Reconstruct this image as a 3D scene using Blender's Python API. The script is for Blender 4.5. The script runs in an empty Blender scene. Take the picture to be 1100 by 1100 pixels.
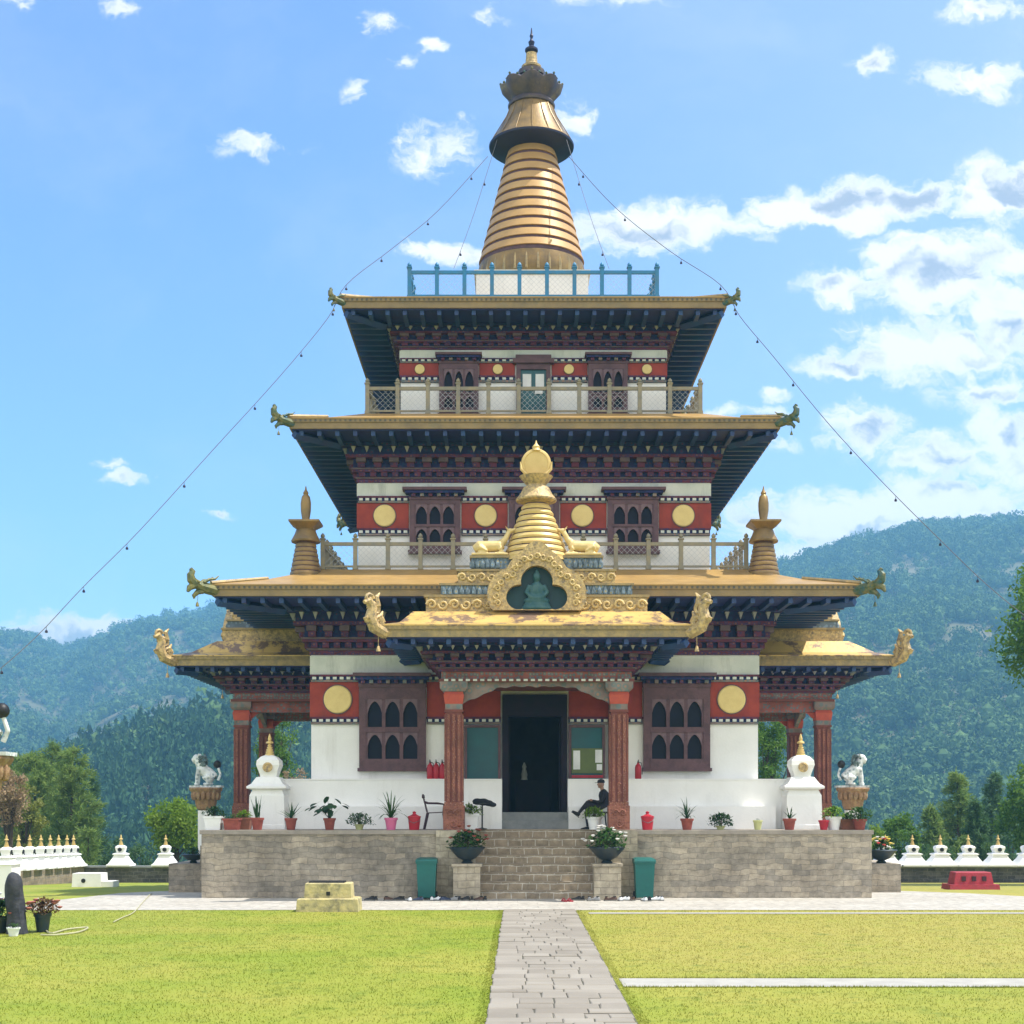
import bpy, bmesh, math, random
import numpy as np
from mathutils import Vector, Matrix, noise as mnoise
random.seed(7); RNG = np.random.default_rng(7)
S = bpy.context.scene
C = S.collection
PI = math.pi
CAMX, CAMZ, F = -0.6, 2.2, 1500.0
YC = 43.0                      # depth of the temple's centre

def at(px, py, y):             # layout arithmetic: a point seen at (px, py) and y metres away
    return ((px-550)*y/F+CAMX, y, CAMZ+(868-py)*y/F)

# ------------------------------------------------------------------ materials
def node_mat(name):
    m = bpy.data.materials.new(name); m.use_nodes = True
    nt = m.node_tree
    return m, nt, nt.nodes, nt.links, nt.nodes['Principled BSDF']

def mat(name, c1, c2=None, scale=3.0, rough=.6, bump=0.0, bscale=None, metal=0.0, spec=.4, lo=.35, hi=.65, c3=None, s3=.6, lo3=.55, hi3=.75, detail=6, zs=None):
    m, nt, N, L, P = node_mat(name)
    P.inputs['Roughness'].default_value = rough
    P.inputs['Metallic'].default_value = metal
    P.inputs['Specular IOR Level'].default_value = spec
    g = N.new('ShaderNodeNewGeometry')
    if c2 is None:
        c2 = tuple(x*.8 for x in c1)
    n = N.new('ShaderNodeTexNoise'); n.inputs['Scale'].default_value = scale; n.inputs['Detail'].default_value = detail; n.inputs['Roughness'].default_value = .62
    L.new(g.outputs['Position'], n.inputs['Vector'])
    r = N.new('ShaderNodeMapRange'); r.inputs['From Min'].default_value = lo; r.inputs['From Max'].default_value = hi
    L.new(n.outputs['Fac'], r.inputs['Value'])
    mx = N.new('ShaderNodeMix'); mx.data_type = 'RGBA'
    mx.inputs['A'].default_value = (*c1, 1); mx.inputs['B'].default_value = (*c2, 1)
    L.new(r.outputs['Result'], mx.inputs['Factor'])
    out = mx.outputs['Result']
    if c3 is not None:
        n3 = N.new('ShaderNodeTexNoise'); n3.inputs['Scale'].default_value = s3; n3.inputs['Detail'].default_value = 8; n3.inputs['Roughness'].default_value = .7
        if zs:
            sc3 = N.new('ShaderNodeVectorMath'); sc3.operation='MULTIPLY'; sc3.inputs[1].default_value=(1,1,zs); L.new(g.outputs['Position'], sc3.inputs[0]); L.new(sc3.outputs[0], n3.inputs['Vector'])
        else: L.new(g.outputs['Position'], n3.inputs['Vector'])
        r3 = N.new('ShaderNodeMapRange'); r3.inputs['From Min'].default_value = lo3; r3.inputs['From Max'].default_value = hi3
        L.new(n3.outputs['Fac'], r3.inputs['Value'])
        m3 = N.new('ShaderNodeMix'); m3.data_type = 'RGBA'; m3.inputs['B'].default_value = (*c3, 1)
        L.new(out, m3.inputs['A']); L.new(r3.outputs['Result'], m3.inputs['Factor'])
        out = m3.outputs['Result']
    L.new(out, P.inputs['Base Color'])
    if bump:
        b = N.new('ShaderNodeBump'); b.inputs['Strength'].default_value = bump; b.inputs['Distance'].default_value = .02
        nb = N.new('ShaderNodeTexNoise'); nb.inputs['Scale'].default_value = bscale or scale*4; nb.inputs['Detail'].default_value = 8
        L.new(g.outputs['Position'], nb.inputs['Vector'])
        L.new(nb.outputs['Fac'], b.inputs['Height']); L.new(b.outputs['Normal'], P.inputs['Normal'])
    return m

def brick_mat(name, c1, c2, mortar, bw, rh, msize, rough=.85, plane='xz', tint=None, warp=.02, stain=None, offset=.5, bump=.6, squash=1.0):
    m, nt, N, L, P = node_mat(name)
    P.inputs['Roughness'].default_value = rough; P.inputs['Specular IOR Level'].default_value = .25
    g = N.new('ShaderNodeNewGeometry'); sp = N.new('ShaderNodeSeparateXYZ'); L.new(g.outputs['Position'], sp.inputs[0])
    cb = N.new('ShaderNodeCombineXYZ')
    if plane == 'xz':
        ad = N.new('ShaderNodeMath'); ad.operation = 'ADD'; L.new(sp.outputs['X'], ad.inputs[0]); L.new(sp.outputs['Y'], ad.inputs[1])
        L.new(ad.outputs[0], cb.inputs['X']); L.new(sp.outputs['Z'], cb.inputs['Y'])
    else:
        L.new(sp.outputs['X'], cb.inputs['X']); L.new(sp.outputs['Y'], cb.inputs['Y'])
    nw = N.new('ShaderNodeTexNoise'); nw.inputs['Scale'].default_value = 2.3; nw.inputs['Detail'].default_value = 3
    L.new(g.outputs['Position'], nw.inputs['Vector'])
    vs = N.new('ShaderNodeVectorMath'); vs.operation = 'SCALE'; vs.inputs['Scale'].default_value = warp*2
    L.new(nw.outputs['Color'], vs.inputs[0])
    va = N.new('ShaderNodeVectorMath'); L.new(cb.outputs[0], va.inputs[0]); L.new(vs.outputs[0], va.inputs[1])
    b = N.new('ShaderNodeTexBrick'); L.new(va.outputs[0], b.inputs['Vector'])
    b.inputs['Scale'].default_value = 1; b.inputs['Brick Width'].default_value = bw; b.inputs['Row Height'].default_value = rh
    b.inputs['Mortar Size'].default_value = msize; b.inputs['Mortar Smooth'].default_value = .3; b.inputs['Bias'].default_value = 0
    b.offset = offset; b.squash = squash; b.squash_frequency = 3
    b.inputs['Color1'].default_value = (*c1, 1); b.inputs['Color2'].default_value = (*c2, 1); b.inputs['Mortar'].default_value = (*mortar, 1)
    n = N.new('ShaderNodeTexNoise'); n.inputs['Scale'].default_value = 5; n.inputs['Detail'].default_value = 9; n.inputs['Roughness'].default_value = .7
    L.new(g.outputs['Position'], n.inputs['Vector'])
    r = N.new('ShaderNodeMapRange'); r.inputs['From Min'].default_value = .3; r.inputs['From Max'].default_value = .7; r.inputs['To Min'].default_value = .62; r.inputs['To Max'].default_value = 1.3
    L.new(n.outputs['Fac'], r.inputs['Value'])
    mm = N.new('ShaderNodeMix'); mm.data_type = 'RGBA'; mm.blend_type = 'MULTIPLY'; mm.inputs['Factor'].default_value = 1
    L.new(b.outputs['Color'], mm.inputs['A']); L.new(r.outputs['Result'], mm.inputs['B'])
    out = mm.outputs['Result']
    if stain:
        n2 = N.new('ShaderNodeTexNoise'); n2.inputs['Scale'].default_value = .55; n2.inputs['Detail'].default_value = 7; n2.inputs['Roughness'].default_value = .65
        L.new(g.outputs['Position'], n2.inputs['Vector'])
        r2 = N.new('ShaderNodeMapRange'); r2.inputs['From Min'].default_value = .42; r2.inputs['From Max'].default_value = .66; r2.inputs['To Max'].default_value = .75
        L.new(n2.outputs['Fac'], r2.inputs['Value'])
        m2 = N.new('ShaderNodeMix'); m2.data_type = 'RGBA'; m2.blend_type = 'MULTIPLY'; m2.inputs['B'].default_value = (*stain, 1)
        L.new(out, m2.inputs['A']); L.new(r2.outputs['Result'], m2.inputs['Factor']); out = m2.outputs['Result']
    L.new(out, P.inputs['Base Color'])
    bp = N.new('ShaderNodeBump'); bp.inputs['Strength'].default_value = bump; bp.inputs['Distance'].default_value = .02
    iv = N.new('ShaderNodeMath'); iv.operation = 'MULTIPLY_ADD'; iv.inputs[1].default_value = -1.0
    L.new(b.outputs['Fac'], iv.inputs[0]); L.new(n.outputs['Fac'], iv.inputs[2])
    L.new(iv.outputs[0], bp.inputs['Height']); L.new(bp.outputs['Normal'], P.inputs['Normal'])
    return m

def pattern_mat(name, base, a, b, scale=9, rough=.65):     # painted ornament: small coloured figures on a ground colour
    m, nt, N, L, P = node_mat(name)
    P.inputs['Roughness'].default_value = rough; P.inputs['Specular IOR Level'].default_value = .3
    g = N.new('ShaderNodeNewGeometry')
    v = N.new('ShaderNodeTexVoronoi'); v.inputs['Scale'].default_value = scale; v.inputs['Randomness'].default_value = .55
    L.new(g.outputs['Position'], v.inputs['Vector'])
    r = N.new('ShaderNodeValToRGB'); e = r.color_ramp.elements
    e[0].position = 0; e[0].color = (*a, 1); e[1].position = 1; e[1].color = (*base, 1)
    for p_, c_ in ((.22, a), (.27, b), (.42, b), (.5, base)):
        q = r.color_ramp.elements.new(p_); q.color = (*c_, 1)
    L.new(v.outputs['Distance'], r.inputs['Fac'])
    n = N.new('ShaderNodeTexNoise'); n.inputs['Scale'].default_value = 3; n.inputs['Detail'].default_value = 8; L.new(g.outputs['Position'], n.inputs['Vector'])
    rr = N.new('ShaderNodeMapRange'); rr.inputs['From Min'].default_value = .3; rr.inputs['From Max'].default_value = .7; rr.inputs['To Min'].default_value = .65; rr.inputs['To Max'].default_value = 1.2
    L.new(n.outputs['Fac'], rr.inputs['Value'])
    mm = N.new('ShaderNodeMix'); mm.data_type = 'RGBA'; mm.blend_type = 'MULTIPLY'; mm.inputs['Factor'].default_value = 1
    L.new(r.outputs['Color'], mm.inputs['A']); L.new(rr.outputs['Result'], mm.inputs['B']); L.new(mm.outputs['Result'], P.inputs['Base Color'])
    bp = N.new('ShaderNodeBump'); bp.inputs['Strength'].default_value = .5; bp.inputs['Distance'].default_value = .02
    L.new(v.outputs['Distance'], bp.inputs['Height']); L.new(bp.outputs['Normal'], P.inputs['Normal'])
    return m

def leaf_mat(name, c1, c2, scale=1.5, trans=.35, rough=.55, rw=.5):
    m, nt, N, L, P = node_mat(name)
    P.inputs['Roughness'].default_value = rough; P.inputs['Specular IOR Level'].default_value = .25
    g = N.new('ShaderNodeNewGeometry')
    n = N.new('ShaderNodeTexNoise'); n.inputs['Scale'].default_value = scale; n.inputs['Detail'].default_value = 5
    L.new(g.outputs['Position'], n.inputs['Vector'])
    ad = N.new('ShaderNodeMath'); ad.operation = 'MULTIPLY_ADD'; ad.inputs[1].default_value = rw
    L.new(g.outputs['Random Per Island'], ad.inputs[0]); L.new(n.outputs['Fac'], ad.inputs[2])
    r = N.new('ShaderNodeMapRange'); r.inputs['From Min'].default_value = .34+.12*rw; r.inputs['From Max'].default_value = .66+.88*rw
    L.new(ad.outputs[0], r.inputs['Value'])
    mx = N.new('ShaderNodeMix'); mx.data_type = 'RGBA'; mx.inputs['A'].default_value = (*c1, 1); mx.inputs['B'].default_value = (*c2, 1)
    L.new(r.outputs['Result'], mx.inputs['Factor']); L.new(mx.outputs['Result'], P.inputs['Base Color'])
    if trans:
        t = N.new('ShaderNodeBsdfTranslucent'); L.new(mx.outputs['Result'], t.inputs['Color'])
        ms = N.new('ShaderNodeMixShader'); ms.inputs[0].default_value = trans
        L.new(P.outputs[0], ms.inputs[1]); L.new(t.outputs[0], ms.inputs[2]); L.new(ms.outputs[0], N['Material Output'].inputs['Surface'])
    return m

M = {}
M['white'] = mat('white_limewash', (.88,.87,.84), (.80,.79,.76), .9, .85, .25, 14, c3=(.60,.58,.54), s3=2.2, lo3=.55, hi3=.95, zs=.16)
M['offwhite'] = mat('faded_white_band', (.70,.71,.66), (.56,.59,.54), 1.2, .85, .2, 12, c3=(.34,.36,.33), s3=2.5, lo3=.52, hi3=.8, zs=.2)
M['red'] = mat('ochre_red_plaster', (.36,.055,.035), (.25,.035,.028), 2.2, .75, .25, 16, c3=(.16,.04,.035), s3=2.4, lo3=.52, hi3=.8, zs=.2)
M['maroon'] = pattern_mat('maroon_carved_timber', (.125,.028,.055), (.20,.075,.075), (.06,.035,.11), 8)
M['navy'] = pattern_mat('navy_painted_timber', (.018,.02,.105), (.075,.03,.10), (.014,.04,.13), 7)
M['timber'] = mat('dark_window_timber', (.14,.07,.08), (.085,.045,.055), 5, .6, .3, 30)
M['doorframe'] = mat('dark_door_timber', (.022,.013,.022), (.014,.012,.02), 4, .6, .2, 25, spec=.12)
M['corbel'] = mat('dull_corbel_paint', (.15,.10,.10), (.09,.065,.08), 6, .7, .2, 20)
M['carved'] = pattern_mat('carved_painted_beam', (.30,.10,.08), (.28,.22,.16), (.13,.16,.18), 11)
M['faded'] = pattern_mat('faded_painted_beam', (.25,.19,.17), (.32,.20,.15), (.16,.19,.19), 6)
M['teal'] = mat('blue_soffit_paint', (.012,.034,.16), (.022,.022,.11), 1.4, .55, .1, 8)
M['rafter'] = mat('teal_rafter_paint', (.016,.06,.17), (.026,.04,.13), 2.0, .5, .1, 8)
M['gold'] = mat('gold_roof_paint', (.44,.275,.09), (.33,.205,.07), 1.8, .45, .25, 9, metal=.15, c3=(.22,.15,.07), s3=1.3, lo3=.62, hi3=.82)
M['goldtrim'] = mat('weathered_gold_trim', (.39,.28,.12), (.24,.185,.10), 6, .55, .4, 30, metal=.1, c3=(.20,.17,.10), s3=3, lo3=.5, hi3=.75)
M['peeled'] = mat('peeling_gold_paint', (.66,.45,.15), (.54,.36,.11), 1.4, .42, .18, 9, metal=.15, c3=(.20,.13,.09), s3=1.7, lo3=.50, hi3=.56)
M['ring'] = mat('ochre_spire_paint', (.54,.325,.125), (.44,.26,.10), 1.6, .45, .15, 8, metal=.08, c3=(.27,.165,.075), s3=1.4, lo3=.6, hi3=.85)
M['gilt'] = mat('bright_gilding', (.70,.51,.20), (.60,.42,.15), 2.5, .45, .15, 14, metal=.1, c3=(.4,.28,.12), s3=4, lo3=.62, hi3=.8)
M['relief'] = mat('gilded_relief', (.66,.47,.20), (.30,.22,.12), 12, .5, .9, 22, metal=.15, c3=(.14,.12,.10), s3=7, lo3=.52, hi3=.68)
M['bluerelief'] = pattern_mat('blue_grey_lotus_relief', (.13,.17,.20), (.34,.30,.18), (.20,.27,.33), 9)
M['disc'] = mat('pale_gold_disc', (.78,.60,.24), (.70,.52,.20), 4, .5, .05, 20, metal=.05)
M['dark'] = mat('dark_navy_metal', (.015,.02,.06), (.02,.02,.04), 3, .4, metal=.2)
M['crown'] = mat('dark_crown_metal', (.14,.105,.10), (.07,.06,.085), 3, .45, .3, 10, metal=.3, c3=(.30,.22,.10), s3=1.2, lo3=.55, hi3=.7)
M['black'] = mat('black_paint', (.012,.012,.015), None, 3, .5)
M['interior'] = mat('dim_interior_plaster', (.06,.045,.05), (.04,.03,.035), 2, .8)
M['glass'] = mat('dark_window_glass', (.006,.009,.022), (.010,.013,.028), 2, .35, spec=.12)
M['rail'] = mat('weathered_railing_paint', (.30,.25,.15), (.20,.19,.15), 5, .6, .3, 25)
M['bluerail'] = mat('blue_railing_paint', (.02,.20,.40), (.05,.17,.28), 4, .5, .2, 20)
M['wire'] = mat('dull_wire', (.16,.16,.18), None, 6, .5, metal=.4)
M['lattice'] = mat('galvanised_mesh', (.55,.57,.58), (.44,.46,.48), 6, .6, metal=.0)
M['dragon'] = mat('green_gold_dragon_paint', (.035,.085,.05), (.20,.17,.06), 7, .5, .5, 25, metal=.1, c3=(.02,.10,.14), s3=5, lo3=.52, hi3=.62)
M['olive'] = mat('olive_dragon_paint', (.22,.19,.055), (.07,.10,.05), 7, .5, .5, 25, metal=.1)
M['stone'] = brick_mat('terrace_stone', (.47,.40,.305), (.32,.285,.235), (.27,.24,.20), .42, .135, .006, warp=.11, stain=(.42,.42,.43))
M['stair'] = brick_mat('stair_stone', (.38,.305,.215), (.29,.235,.165), (.60,.55,.46), .34, .2075, .012, warp=.05, stain=(.72,.7,.7), offset=.5)
M['palestone'] = brick_mat('pier_stone', (.50,.44,.33), (.40,.35,.27), (.32,.28,.22), .40, .17, .010, warp=.04, stain=(.72,.7,.68))
M['oldwall'] = brick_mat('boundary_stone', (.14,.135,.13), (.08,.08,.085), (.20,.19,.18), .32, .14, .01, warp=.08, stain=(.5,.5,.5))
M['tanwall'] = brick_mat('boundary_stone_tan', (.36,.28,.20), (.26,.21,.16), (.30,.26,.22), .34, .15, .012, warp=.08, stain=(.6,.6,.6))
M['greystep'] = mat('grey_stone_step', (.26,.27,.26), (.19,.20,.20), 3, .8, .4, 20)
M['coping'] = mat('terrace_coping', (.34,.30,.25), (.25,.22,.19), 3, .85, .3, 20)
M['yellowstone'] = mat('lichened_yellow_stone', (.56,.47,.22), (.40,.35,.19), 6, .9, .9, 14, c3=(.20,.18,.11), s3=3, lo3=.52, hi3=.7)
M['terracotta'] = mat('terracotta', (.30,.075,.055), (.22,.05,.04), 8, .7, .2, 40)
M['brownpot'] = mat('brown_clay', (.32,.12,.07), (.22,.09,.06), 8, .7, .2, 40)
M['whitepot'] = mat('white_glazed_pot', (.82,.83,.83), (.72,.73,.73), 3, .5)
M['pinkpot'] = mat('pink_plastic', (.66,.16,.32), (.58,.13,.27), 3, .45)
M['redpaint'] = mat('red_gloss', (.46,.018,.04), (.34,.015,.03), 3, .4)
M['limepot'] = mat('pale_green_pot', (.52,.52,.24), (.44,.45,.22), 6, .6)
M['bowl'] = mat('dark_metal_bowl', (.03,.05,.07), (.05,.06,.06), 6, .4, metal=.3)
M['bin'] = mat('green_bin_plastic', (.012,.13,.115), (.01,.10,.09), 2, .45)
M['soil'] = mat('potting_soil', (.05,.035,.025), None, 20, .95)
M['leaf'] = leaf_mat('pot_plant_leaf', (.03,.085,.025), (.075,.16,.035), 4)
M['darkleaf'] = leaf_mat('dark_pot_leaf', (.015,.05,.022), (.035,.085,.03), 4, .2)
M['limeleaf'] = leaf_mat('lime_leaf', (.10,.22,.02), (.22,.34,.04), 3)
M['paleleaf'] = leaf_mat('grey_green_leaf', (.10,.17,.11), (.17,.25,.14), 4)
M['flower_r'] = mat('red_petal', (.6,.05,.04), (.5,.08,.1), 8, .6)
M['flower_y'] = mat('yellow_petal', (.8,.55,.06), (.7,.6,.2), 8, .6)
M['flower_w'] = mat('white_petal', (.82,.8,.78), None, 8, .6)
M['bark'] = mat('bark', (.10,.07,.05), (.055,.04,.03), 6, .95, .8, 20)
M['creamdeer'] = mat('cream_gilt_deer', (.72,.55,.25), (.6,.44,.18), 5, .45, .1, 20, metal=.1)
M['lion'] = pattern_mat('painted_white_lion', (.74,.76,.74), (.30,.36,.37), (.58,.62,.61), 9)
M['fascia'] = mat('tan_eave_edge', (.29,.20,.09), (.20,.145,.075), 2.5, .6, .3, 20, c3=(.18,.16,.10), s3=2, lo3=.55, hi3=.75)
M['fasciadots'] = mat('dark_eave_dots', (.13,.11,.075), (.07,.075,.07), 5, .7)
M['mane'] = mat('lion_mane_paint', (.16,.22,.22), (.05,.08,.08), 9, .6)
M['peach'] = pattern_mat('carved_peach_column', (.27,.105,.07), (.36,.185,.125), (.19,.065,.05), 16)
M['rosy'] = mat('rose_column_paint', (.20,.058,.045), (.15,.045,.038), 4, .65, .2, 20)
M['capital'] = mat('red_capital_paint', (.50,.09,.05), (.38,.06,.045), 4, .6, .2, 20)
M['board'] = mat('teal_door_panel', (.012,.10,.115), (.015,.075,.09), 1.5, .35)
M['notice'] = mat('green_notice_board', (.13,.17,.06), (.11,.14,.06), 3, .7)
M['bronze'] = mat('dark_gilt_bronze', (.30,.19,.065), (.17,.115,.055), 2.5, .42, .25, 12, metal=.3)
M['archtrim'] = mat('pale_violet_arch_trim', (.20,.125,.14), (.13,.08,.10), 5, .6, .3, 30)
M['brownrelief'] = mat('brown_carved_plaster', (.34,.20,.10), (.20,.12,.07), 9, .7, .8, 22, c3=(.40,.30,.16), s3=6, lo3=.52, hi3=.66)
M['tip'] = mat('pale_bracket_tip', (.36,.35,.36), (.24,.24,.27), 3, .8)
M['paper'] = mat('paper', (.8,.8,.78), None, 2, .8)
M['pave'] = brick_mat('pale_paving', (.46,.435,.385), (.41,.385,.34), (.33,.31,.275), .9, .6, .010, plane='xy', warp=.02, stain=(.84,.82,.8), bump=.2)
M['path'] = leaf_mat('path_slab', (.22,.195,.16), (.31,.28,.235), 1.2, 0, .9)
M['joint'] = mat('path_joint', (.12,.11,.095), (.10,.105,.07), 3, .95)
M['concrete'] = mat('concrete_kerb', (.40,.385,.34), (.33,.315,.28), 3, .85, .3, 18)
M['skin'] = mat('skin', (.36,.20,.13), None, 6, .55)
M['cloth'] = mat('black_cloth', (.012,.012,.018), (.02,.02,.026), 10, .8)
M['hose'] = mat('pale_hose', (.46,.44,.27), (.40,.38,.24), 5, .5)
M['redmasonry'] = mat('crimson_painted_masonry', (.40,.035,.06), (.30,.03,.045), 4, .7, .4, 20, c3=(.22,.06,.06), s3=3, lo3=.52, hi3=.75)
M['curl'] = mat('old_gold_curls', (.62,.46,.20), (.46,.33,.14), 6, .5, .3, 25, metal=.1, c3=(.25,.18,.09), s3=5, lo3=.55, hi3=.72)
M['purple'] = mat('dark_maroon_plastic', (.05,.015,.03), None, 5, .45)
M['statue'] = mat('blue_green_statue', (.012,.075,.09), (.05,.12,.12), 6, .5)
M['nicheback'] = mat('deep_teal_niche', (.006,.035,.05), (.008,.05,.06), 2, .5)

# ------------------------------------------------------------------ mesh builder
class MB:
    def __init__(s): s.v=[]; s.f=[]; s.m=[]; s.s=[]; s.T=Matrix(); s.mi=0
    def add(s, vs, fs, smooth=False, mi=None):
        b=len(s.v); T=s.T
        s.v += [tuple(T@Vector(p)) for p in vs]
        for f in fs:
            s.f.append([b+i for i in f]); s.m.append(s.mi if mi is None else mi); s.s.append(smooth)
        return s
    def box(s,x0,x1,y0,y1,z0,z1,mi=None):
        return s.add([(x0,y0,z0),(x1,y0,z0),(x1,y1,z0),(x0,y1,z0),(x0,y0,z1),(x1,y0,z1),(x1,y1,z1),(x0,y1,z1)],
            [(3,2,1,0),(4,5,6,7),(0,1,5,4),(1,2,6,5),(2,3,7,6),(3,0,4,7)],False,mi)
    def cbox(s,cx,cy,z0,wx,wy,h,mi=None): return s.box(cx-wx/2,cx+wx/2,cy-wy/2,cy+wy/2,z0,z0+h,mi)
    def loft(s, loops, close0=True, close1=True, smooth=False, mi=None, cyc=True):
        n=len(loops[0]); vs=[p for l in loops for p in l]; fs=[]
        for k in range(len(loops)-1):
            for i in range(n if cyc else n-1):
                j=(i+1)%n
                fs.append((k*n+i,k*n+j,(k+1)*n+j,(k+1)*n+i))
        if close0: fs.append(tuple(range(n-1,-1,-1)))
        if close1: fs.append(tuple((len(loops)-1)*n+i for i in range(n)))
        return s.add(vs,fs,smooth,mi)
    def frustum(s,cx,cy,rings,mi=None):           # square rings: (half_x, half_y, z)
        return s.loft([[(cx-a,cy-b,z),(cx+a,cy-b,z),(cx+a,cy+b,z),(cx-a,cy+b,z)] for a,b,z in rings],mi=mi)
    def lathe(s,prof,cx=0,cy=0,z=0,seg=24,smooth=True,mi=None,ph=0,sx=1,sy=1):
        loops=[[(cx+r*sx*math.cos(ph+2*PI*i/seg),cy+r*sy*math.sin(ph+2*PI*i/seg),z+h) for i in range(seg)] for r,h in prof]
        return s.loft(loops,smooth=smooth,mi=mi)
    def sphere(s,c,r,seg=12,rings=8,mi=None):
        rx,ry,rz=(r,r,r) if not hasattr(r,'__len__') else r
        pr=[(math.sin(PI*k/rings),-math.cos(PI*k/rings)) for k in range(rings+1)]
        pr[0]=(.01,-1); pr[-1]=(.01,1)
        loops=[[(c[0]+a*rx*math.cos(2*PI*i/seg),c[1]+a*ry*math.sin(2*PI*i/seg),c[2]+h*rz) for i in range(seg)] for a,h in pr]
        return s.loft(loops,smooth=True,mi=mi)
    def tube(s,pts,rad,seg=8,mi=None,smooth=True):
        pts=[Vector(p) for p in pts]; n=len(pts)
        if not hasattr(rad,'__len__'): rad=[rad]*n
        loops=[]; up=None
        for k in range(n):
            t=(pts[min(k+1,n-1)]-pts[max(k-1,0)]).normalized()
            if up is None:
                up=Vector((0,0,1)) if abs(t.z)<.9 else Vector((1,0,0))
            a=t.cross(up).normalized(); up=a.cross(t).normalized()
            loops.append([tuple(pts[k]+rad[k]*(math.cos(2*PI*i/seg)*a+math.sin(2*PI*i/seg)*up)) for i in range(seg)])
        return s.loft(loops,smooth=smooth,mi=mi)
    def prism(s,poly,y0,y1,mi=None):               # polygon in (x,z) pushed along y
        n=len(poly)
        vs=[(x,y0,z) for x,z in poly]+[(x,y1,z) for x,z in poly]
        fs=[tuple(range(n)),tuple(range(2*n-1,n-1,-1))]+[((i+1)%n,i,n+i,n+(i+1)%n) for i in range(n)]
        return s.add(vs,fs,False,mi)
    def ringplate(s,inner,outer,y0,y1,mi=None):    # plate with a hole, both outlines the same length, in (x,z)
        n=len(inner)
        vs=[(x,y0,z) for x,z in inner]+[(x,y0,z) for x,z in outer]+[(x,y1,z) for x,z in inner]+[(x,y1,z) for x,z in outer]
        fs=[]
        for i in range(n):
            j=(i+1)%n
            fs += [(i,j,n+j,n+i),(2*n+j,2*n+i,3*n+i,3*n+j),(j,i,2*n+i,2*n+j),(n+i,n+j,3*n+j,3*n+i)]
        return s.add(vs,fs,False,mi)
    def build(s,name,mats,parent=None,loc=None,sharp=35):
        me=bpy.data.meshes.new(name); me.from_pydata(s.v,[],s.f)
        if not isinstance(mats,(list,tuple)): mats=[mats]
        for m in mats: me.materials.append(m)
        me.polygons.foreach_set('material_index',s.m); me.polygons.foreach_set('use_smooth',s.s)
        bm=bmesh.new(); bm.from_mesh(me); bmesh.ops.recalc_face_normals(bm,faces=bm.faces); bm.to_mesh(me); bm.free()
        if any(s.s): me.set_sharp_from_angle(angle=math.radians(sharp))
        me.update()
        o=bpy.data.objects.new(name,me); C.objects.link(o)
        if parent is not None: o.parent=parent
        if loc is not None: o.location=loc
        return o

def fast_mesh(name, verts, quads, m, parent=None, smooth=False, tris=False):
    k = 3 if tris else 4
    me=bpy.data.meshes.new(name); nv=len(verts); nf=len(quads)
    me.vertices.add(nv); me.vertices.foreach_set('co',np.ascontiguousarray(verts,dtype=np.float32).ravel())
    me.loops.add(nf*k); me.loops.foreach_set('vertex_index',np.ascontiguousarray(quads,dtype=np.int32).ravel())
    me.polygons.add(nf); me.polygons.foreach_set('loop_start',np.arange(0,nf*k,k,dtype=np.int32))
    me.polygons.foreach_set('use_smooth',np.full(nf,smooth))
    me.materials.append(m); me.update(calc_edges=True)
    o=bpy.data.objects.new(name,me); C.objects.link(o)
    if parent is not None: o.parent=parent
    return o

def fuse(o, voxel, smooth_it=2):                    # overlapping shapes become one continuous skin
    md=o.modifiers.new('r','REMESH'); md.mode='VOXEL'; md.voxel_size=voxel; md.use_smooth_shade=True
    if smooth_it:
        sm=o.modifiers.new('s','SMOOTH'); sm.factor=.5; sm.iterations=smooth_it
    bpy.context.view_layer.update()
    dg=bpy.context.evaluated_depsgraph_get()
    me=bpy.data.meshes.new_from_object(o.evaluated_get(dg)); me.name=o.name
    mats=list(o.data.materials)
    o.modifiers.clear(); old=o.data; o.data=me
    if not me.materials:
        for m in mats: me.materials.append(m)
    bpy.data.meshes.remove(old)
    return o

def thing(name, label, cat, loc=(0,0,0), rz=0, group=None):
    o=bpy.data.objects.new(name,None); C.objects.link(o); o.location=loc; o.rotation_euler=(0,0,rz); o.empty_display_size=.1
    o['label']=label; o['category']=cat
    if group: o['group']=group
    return o
def tag(o,label,cat,group=None):
    o['label']=label; o['category']=cat
    if group: o['group']=group
    return o
def kids(o): return [c for c in bpy.data.objects if c.parent is o]
def copy_tree(o,parent=None,skip=()):
    c=o.copy(); C.objects.link(c); c.parent=parent
    for ch in kids(o):
        if not ch.name.startswith(tuple(skip) or ('//',)): copy_tree(ch,c)
    return c
def scroll(mb,cx,cz,y,r,w,turn=1,n=14,flip=1,mi=None):        # one carved curl, standing proud of a panel
    pts=[];rad=[]
    for k in range(n):
        t=k/(n-1); a=t*2*PI*1.35; rr=r*(1-.8*t)
        pts.append((cx+flip*rr*math.cos(a),y,cz+turn*rr*math.sin(a))); rad.append(w*(1-.45*t))
    mb.tube(pts,rad,6,mi=mi)
HAZE=.00053; SUN_EL=63; SUN_AZ=92; SKYS=.15; SUNS=3.0; CLOUD=3.7; FILLC=5.4; SKYTINT=(.56,.68,.82); EXPO=1.17
# ------------------------------------------------------------------ the temple
temple = thing('temple', 'tall three storeyed white, red and gold temple with tiered roofs and a ringed golden spire', 'temple', (0,YC,0))

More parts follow.
